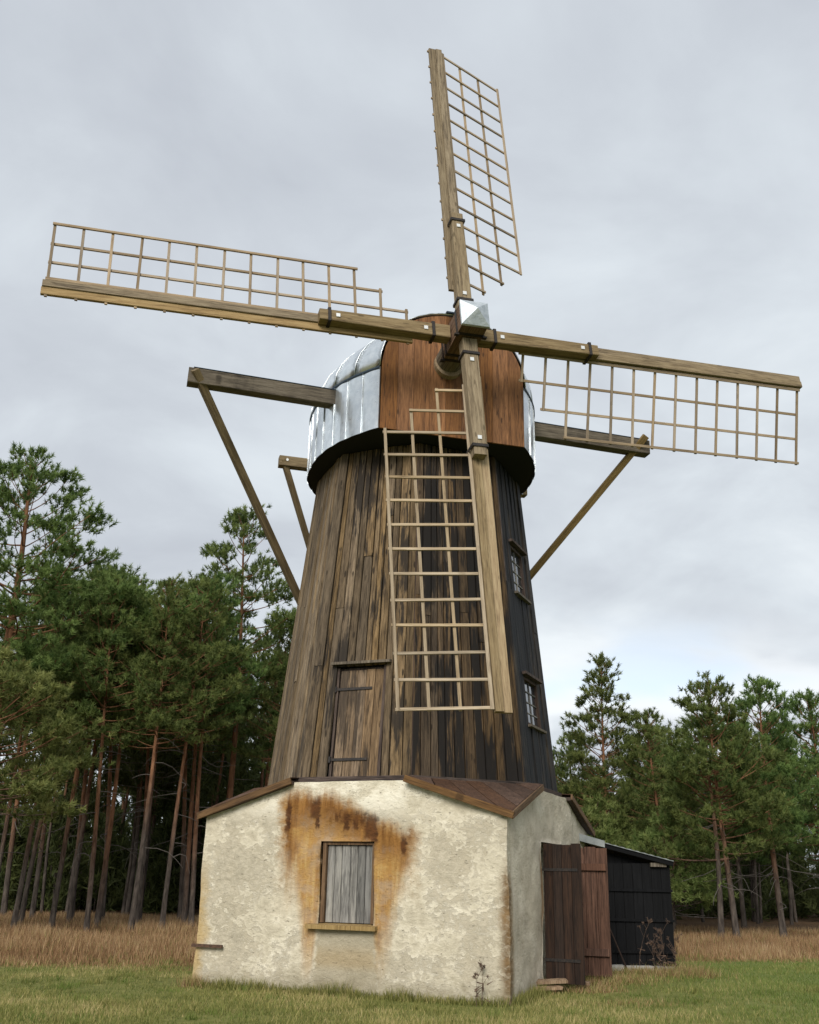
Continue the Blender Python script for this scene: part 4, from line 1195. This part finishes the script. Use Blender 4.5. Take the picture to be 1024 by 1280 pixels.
LG = 'pines at the edge of the wood left of the windmill'
RG = 'pines right of the windmill'
place_pine('big', -14.3, 14.0, 0.0, 'large spreading pine at the left edge with a long orange side limb', LG)
place_pine('bushy', -11.9, 10.4, 0.9, 'light green bushy pine low at the left edge', LG)
place_pine('tall', -6.95, 19.6, 0.4, 'tall pine with orange trunk just left of the tower, reaching highest beside the brace', LG)
for (key, x, y, rz, sc, lbl) in (
    ('wood1', -11.3, 15.2, 0.3, 0.86, 'slim grey pine trunk under the light green bushy crown'),
    ('wood2', -9.7, 13.6, 1.7, 0.90, 'pine with a pale grey trunk left of the wood’s foremost trunk'),
    ('wood3', -8.5, 14.1, 2.9, 0.80, 'foremost pine of the left wood with a thick grey trunk'),
    ('wood1', -7.25, 17.0, 4.1, 0.90, 'pine nearest the left corner of the base'),
    ('wood2', -10.7, 18.6, 2.2, 1.04, 'orange stemmed pine behind the foremost trunk'),
    ('wood3', -12.7, 21.5, 5.0, 0.98, 'pine whose top rises beside the large spreading pine'),
    ('wood1', -10.9, 23.5, 0.8, 0.98, 'rear pine forming the dip of the tree line'),
    ('wood2', -8.6, 21.5, 3.3, 1.05, 'pine left of the tall orange pine'),
    ('wood3', -6.0, 23.0, 1.3, 0.86, 'pine half hidden behind the tower edge'),
    ('wood1', -14.6, 18.6, 2.0, 0.90, 'grey pine trunk at the very left edge'),
    ('wood2', -13.0, 17.2, 5.5, 0.95, 'leaning pine trunk near the left edge'),
    ('wood3', -15.8, 23.0, 0.2, 1.0, 'dark pine behind the large spreading pine'),
    ('wood1', -9.2, 17.4, 5.9, 0.88, 'thin pine between the foremost trunk and the base'),
    ('wood1', -12.2, 14.4, 1.1, 0.84, 'thin straight trunk left of the slim grey pine'),
    ('wood3', -10.1, 16.0, 3.6, 0.84, 'reddish trunk between the two pale grey ones'),
    ('wood2', -7.9, 15.6, 4.7, 0.92, 'slender trunk just right of the foremost pine'),
    ('wood1', -11.9, 18.8, 0.0, 0.92, 'dark trunk in the second row of the left wood'),
    ('wood3', -8.0, 19.4, 5.2, 0.88, 'straight orange stem close to the base corner'),
    ('wood2', -9.9, 20.6, 1.9, 0.98, 'thin stem deep in the left wood'),
    ('wood1', -13.9, 20.8, 2.7, 0.94, 'thin dark stem behind the leaning pine'),
    ('wood2', -5.0, 19.0, 0.5, 0.84, 'pine rising just behind the base wall')):
    place_pine(key, x, y, rz, lbl.replace('’', "'"), LG, sc)
for (key, x, y, rz, sc, lbl) in (
    ('cone', 8.5, 26.0, 0.7, 0.99, 'slender cone shaped pine standing alone right of the tower'),
    ('mid1', 11.0, 17.6, 0.2, 0.94, 'pine with a forked grey trunk and rounded top beside the cone shaped pine'),
    ('mid2', 13.2, 19.4, 2.1, 0.94, 'dark green pine second from the right edge'),
    ('mid1', 16.6, 24.0, 3.8, 1.02, 'pine at the right edge with sky showing through its top'),
    ('mid2', 7.1, 31.0, 1.1, 0.86, 'distant pine between the tower and the cone shaped pine'),
    ('mid2', 10.3, 23.5, 4.4, 0.86, 'smaller pine left of the forked pine'),
    ('mid1', 14.8, 29.0, 5.4, 0.98, 'rear pine between the two right hand pines'),
    ('cone', 12.2, 31.0, 2.6, 0.78, 'rear cone shaped pine behind the forked pine'),
    ('mid2', 18.4, 21.5, 0.9, 0.9, 'pine partly cut off by the right edge'),
    ('low', 9.3, 19.5, 0.0, 1.0, 'low pale green young pine behind the shed'),
    ('low', 6.6, 22.5, 2.0, 1.05, 'young pine behind the shed roof'),
    ('low', 7.9, 24.0, 4.0, 1.2, 'young pine at the foot of the cone shaped pine')):
    place_pine(key, x, y, rz, lbl, RG, sc)
# second stem of the forked pine
tm = pine(21, 7.2, 4.6, 1.5, ntuft=320, ln=0.21, wd=0.028, rt=0.11, dead=10, lean=0.5)
fk = place_pine.__globals__['PINES']; fk['fork'] = tm
r = place_pine('fork', 10.5, 17.7, 1.0, 'thinner leaning stem beside the forked grey pine trunk', RG)
r.rotation_euler = (0.0, -0.06, 1.0)

# far wood, one mass
def far_wood():
    rng = np.random.default_rng(33)
    acc = Acc(); C, AXS = [], []
    def one(x, y, H, base, rad, n, rt):
        z = np.linspace(-0.2, H, 6)
        p = np.stack([x+0.15*np.sin(z*0.4+x), y+0*z, z], 1)
        V, T = tube(p, rt*np.clip(1-z/H*0.9, 0.08, 1), 5); acc.add(V, T, 1)
        t = rng.uniform(0, 1, n)**1.2; zz = base+(H-base)*t
        rr = rad*(np.minimum(1, (t+0.1)*3)*(1-t)**0.6+0.06)*np.sqrt(rng.uniform(0.1, 1, n)); az = rng.uniform(0, 6.28, n)
        q = np.stack([x+rr*np.cos(az), y+rr*np.sin(az), zz], 1)
        a = np.stack([0.5*np.cos(az), 0.5*np.sin(az), np.full(n, 0.8)], 1)+rng.normal(0, 0.25, (n, 3))
        C.append(q); AXS.append(a/np.linalg.norm(a, axis=1)[:, None])
    for i in range(125):
        s = -1 if i % 5 < 3 else 1
        y = rng.uniform(25, 52)
        x = s*rng.uniform(4.0, 16+y*0.40) if s < 0 else rng.uniform(5.0, 14+y*0.42)
        if s > 0: y += 9
        H = rng.uniform(10.5, 13.5) if s < 0 else rng.uniform(8.0, 10.2)
        if s > 0 and x < 12: H *= 0.8
        one(x, y, H, H*rng.uniform(0.35, 0.5), rng.uniform(1.5, 2.4), 150, rng.uniform(0.08, 0.15))
    for i in range(230):   # undergrowth of young trees closing the view between the trunks
        y = rng.uniform(38, 60); x = rng.uniform(-40, 44)
        one(x, y, rng.uniform(3.5, 7.5), 0.1, rng.uniform(1.6, 2.6), 150, 0.05)
    for i in range(90):
        one(rng.uniform(-34, -3), rng.uniform(29, 42), rng.uniform(2.5, 5.0), 0.05, rng.uniform(1.4, 2.4), 120, 0.04)
    C = np.concatenate(C); AXS = np.concatenate(AXS)
    V, T, tone = tufts(rng, C, AXS, 11, 0.50, 0.085, 0.7)
    acc.add(V, T, 0, tone)
    o = bpy.data.objects.new('far_wood', acc.mesh('far_wood', [M_FAR, M_BARK]))
    link(o); tag(o, 'dense dark pine wood filling the background', 'wood', kind='stuff')
far_wood()

# ------------------------------------------------------------------ grasses
def blade_mat(name, stops):
    def b_(h, b):
        at = h.new('ShaderNodeAttribute', attribute_name='tone')
        geo = h.new('ShaderNodeNewGeometry')
        n = h.noise(geo.outputs['Position'], 0.6, 4, 0.6)
        f = h.add(h.mul(at.outputs['Fac'], 0.6), h.mul(n, 0.4))
        c = h.ramp(f, stops)
        h.link(c, b.inputs['Base Color']); b.inputs['Roughness'].default_value = 0.7; b.inputs['Specular IOR Level'].default_value = 0.2
        tr = h.new('ShaderNodeBsdfTranslucent'); h.link(c, tr.inputs[0])
        mx = h.new('ShaderNodeMixShader'); mx.inputs[0].default_value = 0.3
        out = [x for x in h.t.nodes if x.type == 'OUTPUT_MATERIAL'][0]
        h.link(b.outputs[0], mx.inputs[1]); h.link(tr.outputs[0], mx.inputs[2]); h.link(mx.outputs[0], out.inputs[0])
    return mat(name, b_)
M_LAWN = blade_mat('lawn_blades', [(0.20, (0.085, 0.105, 0.024)), (0.42, (0.185, 0.19, 0.052)), (0.6, (0.31, 0.28, 0.10)), (0.8, (0.46, 0.37, 0.18))])
M_GREEN = blade_mat('green_blades', [(0.15, (0.075, 0.115, 0.022)), (0.5, (0.145, 0.19, 0.042)), (0.9, (0.25, 0.27, 0.085))])
M_DRY = blade_mat('dry_grass_blades', [(0.15, (0.12, 0.064, 0.031)), (0.42, (0.26, 0.152, 0.075)), (0.66, (0.41, 0.275, 0.145)), (0.90, (0.56, 0.425, 0.26))])
GZ = np.vectorize(ground_z)
def inside_base(x, y, m_=0.0):
    c, s = math.cos(-BAL), math.sin(-BAL)
    lx = x*c-y*s; ly = x*s+y*c
    return (np.abs(lx) < S+m_) & (np.abs(ly) < SY+m_)
def blades(rng, x, y, h, w, lean, tone):
    n = len(x); z = GZ(x, y)
    az = rng.uniform(0, 6.283, n); la = rng.uniform(0, 6.283, n)
    ll = lean*h*rng.uniform(0.2, 1, n)
    V = np.empty((n, 3, 3))
    V[:, 0] = np.stack([x-np.cos(az)*w/2, y-np.sin(az)*w/2, z-0.01], 1)
    V[:, 1] = np.stack([x+np.cos(az)*w/2, y+np.sin(az)*w/2, z-0.01], 1)
    V[:, 2] = np.stack([x+np.cos(la)*ll, y+np.sin(la)*ll, z+h], 1)
    t = np.repeat(tone, 3)+np.tile([-.12, -.12, .12], n)
    return V.reshape(-1, 3), np.arange(n*3).reshape(-1, 3), t
def grass(name, label, cat, mats_, parts):
    acc = Acc()
    for (mi, V, T, t) in parts: acc.add(V, T, mi, t)
    o = bpy.data.objects.new(name, acc.mesh(name, mats_)); link(o); tag(o, label, cat, kind='stuff')
def patch_noise(x, y, s, off=0.0):
    return np.array([mnoise.noise(Vector((a*s+off, b*s, 0.3))) for a, b in zip(x, y)])
def edge_y(x): return 3.3+0.30*np.clip(x, -12, 12)
rng = np.random.default_rng(77)
n = 230000
y = -7.2+16.0*rng.uniform(0, 1, n)**1.35; hw = 0.47*(y+19.5)
x = rng.uniform(-1, 1, n)*hw+0.3
pn = patch_noise(x, y, 0.55)
keep = (~inside_base(x, y, -0.04)) & (y < edge_y(x)+2.2+pn*2.5) & (rng.uniform(0, 1, n) < 0.75+0.5*pn) & (rng.uniform(0, 1, n) < 0.35+1.9*np.clip(patch_noise(x, y, 1.5, 6.0)+0.5, 0, 1))
x, y, pn = x[keep], y[keep], pn[keep]
near = np.clip((x-2.0)/4.0, 0, 1)
isg = rng.uniform(0, 1, len(x)) < near*0.7+0.08
h = rng.uniform(0.02, 0.065, len(x))*(1+0.6*pn)*(1+0.7*(rng.uniform(0, 1, len(x)) < 0.03))
tone = np.clip(rng.normal(0.46, 0.22, len(x))+0.5*pn+0.25*patch_noise(x, y, 2.2, 3.0), 0, 1)
pr = []
for g in (False, True):
    k = isg == g
    V, T, t = blades(rng, x[k], y[k], h[k], 0.011, 0.9, tone[k]); pr.append((1 if g else 0, V, T, t))
# taller clumps left by the mower
for _ in range(170):
    cy = rng.uniform(-6.5, 4.0); cx = rng.uniform(-1, 1)*0.46*(cy+19.5)
    m2 = int(rng.integers(25, 70)); sg = rng.uniform(0.05, 0.16)
    xx = rng.normal(cx, sg, m2); yy = rng.normal(cy, sg, m2)
    kk = ~inside_base(xx, yy, 0.02); xx, yy = xx[kk], yy[kk]
    if len(xx) < 5: continue
    V, T, t = blades(rng, xx, yy, rng.uniform(0.05, 0.13)*rng.uniform(0.5, 1.2, len(xx)), 0.011, 0.9, np.clip(rng.normal(rng.uniform(0.2, 0.6), 0.15, len(xx)), 0, 1)); pr.append((int(rng.integers(0, 2)), V, T, t))
# longer grass along the foot of the walls
m_ = 15000
per = rng.uniform(0, 4, m_); side = per.astype(int); f = (per-side)*2-1; off = np.abs(rng.normal(0, 0.10, m_))
bx = np.where(side == 0, f*S, np.where(side == 1, S+off, np.where(side == 2, f*S, -S-off)))
by = np.where(side == 0, -SY-off, np.where(side == 1, f*SY, np.where(side == 2, SY+off, f*SY)))
c_, s_ = math.cos(BAL), math.sin(BAL)
x = bx*c_-by*s_; y = bx*s_+by*c_
ht = rng.uniform(0.04, 0.19, m_)*(0.7+0.8*np.clip(patch_noise(x, y, 1.6, 4.0)+0.3, 0, 1.4))
V, T, t = blades(rng, x, y, ht, 0.012, 0.7, np.clip(rng.normal(0.4, 0.2, m_), 0, 1)); pr.append((0, V, T, t))
grass('lawn_grass', 'short patchy lawn around the windmill', 'grass', [M_LAWN, M_GREEN], pr)
# tall dry grass
n = 150000
y = 1.2+26*rng.uniform(0, 1, n)**1.25; x = rng.uniform(-1, 1, n)*(0.46*(y+20))+0.3
pn = patch_noise(x, y, 0.45, 9.0)
keep = (y > edge_y(x)+2.4*pn+1.4*patch_noise(x, y, 1.3, 2.0)+rng.normal(0, 0.6, n)) & (~inside_base(x, y, 0.3)) & (rng.uniform(0, 1, n) < 0.8+0.6*pn)
x, y, pn = x[keep], y[keep], pn[keep]
hh = (0.04+0.22*np.clip((y-edge_y(x))/3.0, 0, 1))*rng.uniform(0.45, 1.3, len(x))*(1+0.6*pn)*np.clip(1.25-0.035*np.clip(y-8, 0, 20), 0.6, 1)
tone = np.clip(rng.normal(0.46, 0.22, len(x))+0.35*pn, 0, 1)
gr = rng.uniform(0, 1, len(x)) < 0.14
pr = []
for g in (False, True):
    k = gr == g
    V, T, t = blades(rng, x[k], y[k], hh[k]*(0.7 if g else 1), 0.018, 0.55, tone[k]); pr.append((1 if g else 0, V, T, t))
grass('dry_grass', 'tall straw coloured grass between the lawn and the wood', 'grass', [M_DRY, M_LAWN], pr)
# rank tufts by the doors and shed
pr = []
for (cx, cy, sx, sy, cnt, hm) in ((2.7, -1.9, 0.45, 0.22, 900, 0.12), (3.4, -0.7, 0.5, 0.35, 1500, 0.14), (4.2, 0.25, 0.6, 0.3, 1900, 0.17), (4.95, 0.65, 0.35, 0.35, 1300, 0.24), (3.0, -1.3, 0.3, 0.3, 700, 0.12), (-3.35, -1.65, 0.16, 0.12, 500, 0.22), (3.1, -3.3, 0.5, 0.25, 300, 0.10)):
    x = rng.normal(cx, sx*0.7, cnt); y = rng.normal(cy, sy*0.7, cnt)
    k = ~inside_base(x, y, 0.02); x, y = x[k], y[k]
    V, T, t = blades(rng, x, y, 0.8*hm*rng.uniform(0.3, 1.2, len(x)), 0.011, 0.8, np.clip(rng.normal(0.5, 0.25, len(x)), 0, 1))
    mi = rng.integers(0, 3, 1)[0]
    half = len(T)//2
    pr.append((0, V[:half*3], T[:half], t[:half*3])); pr.append((2, V[half*3:], T[half:]-half*3, t[half*3:]))
grass('rank_grass', 'rank green and straw grass in front of the open doors and shed', 'grass', [M_LAWN, M_GREEN, M_DRY], pr)

# dry weed stalks
def _weed(h, b):
    b.inputs['Base Color'].default_value = (0.10, 0.062, 0.042, 1); b.inputs['Roughness'].default_value = 0.9
M_WEED = mat('dry_weed', _weed)
def weed(x, y, H, seed, label, heads):
    rng = np.random.default_rng(seed); acc = Acc()
    s = np.linspace(0, 1, 6); lx, ly = rng.normal(0, 0.10, 2)
    p = np.stack([lx*s*s*H, ly*s*s*H, s*H-0.02], 1)
    V, T = tube(p, 0.0045*(1-0.5*s), 5); acc.add(V, T)
    for i in range(heads):
        t = rng.uniform(0.45, 0.95); q = np.array([lx*t*t*H, ly*t*t*H, t*H]); az = rng.uniform(0, 6.28); L = rng.uniform(0.07, 0.2)
        e = q+np.array([math.cos(az)*L*0.7, math.sin(az)*L*0.7, L])
        V, T = tube(np.linspace(q, e, 4), [0.0026]*4, 4); acc.add(V, T)
        C = e+rng.normal(0, 0.016, (6, 3)); A = np.tile([0, 0, 1.0], (6, 1))
        V, T, tn = tufts(rng, C, A, 5, 0.028, 0.009, 0.9); acc.add(V, T, 0, tn)
    C = p[-1]+rng.normal(0, 0.02, (8, 3)); V, T, tn = tufts(rng, C, np.tile([0, 0, 1.0], (8, 1)), 8, 0.04, 0.012, 0.9); acc.add(V, T, 0, tn)
    # withered leaves
    C = np.stack([p[1]+(p[3]-p[1])*u for u in rng.uniform(0, 1, 6)]); V, T, tn = tufts(rng, C, rng.normal(0, 1, (6, 3)), 2, 0.12, 0.02, 0.4); acc.add(V, T, 0, tn)
    o = bpy.data.objects.new('weed_stalk', acc.mesh('weed_stalk', [M_WEED])); o.location = (x, y, ground_z(x, y)); link(o)
    tag(o, label, 'weed', 'dry weed stalks')
weed(1.03, -3.45, 0.50, 1, 'dry brown weed stalk against the right part of the cream front wall', 2)
weed(0.95, -3.47, 0.40, 2, 'shorter dry stalk just left of the tall one at the front wall', 1)
weed(4.06, 0.45, 0.88, 3, 'tallest dry weed in front of the black shed door', 3)
weed(4.33, 0.42, 0.52, 4, 'short brown branching weed in the middle of the black shed door', 7)
weed(4.52, 0.45, 0.72, 5, 'dry weed with several heads before the right half of the shed door', 6)
weed(4.72, 0.50, 0.60, 6, 'dry weed at the right edge of the black shed door', 6)
weed(4.43, 0.40, 0.46, 7, 'low twiggy weed between two taller ones at the shed door', 7)
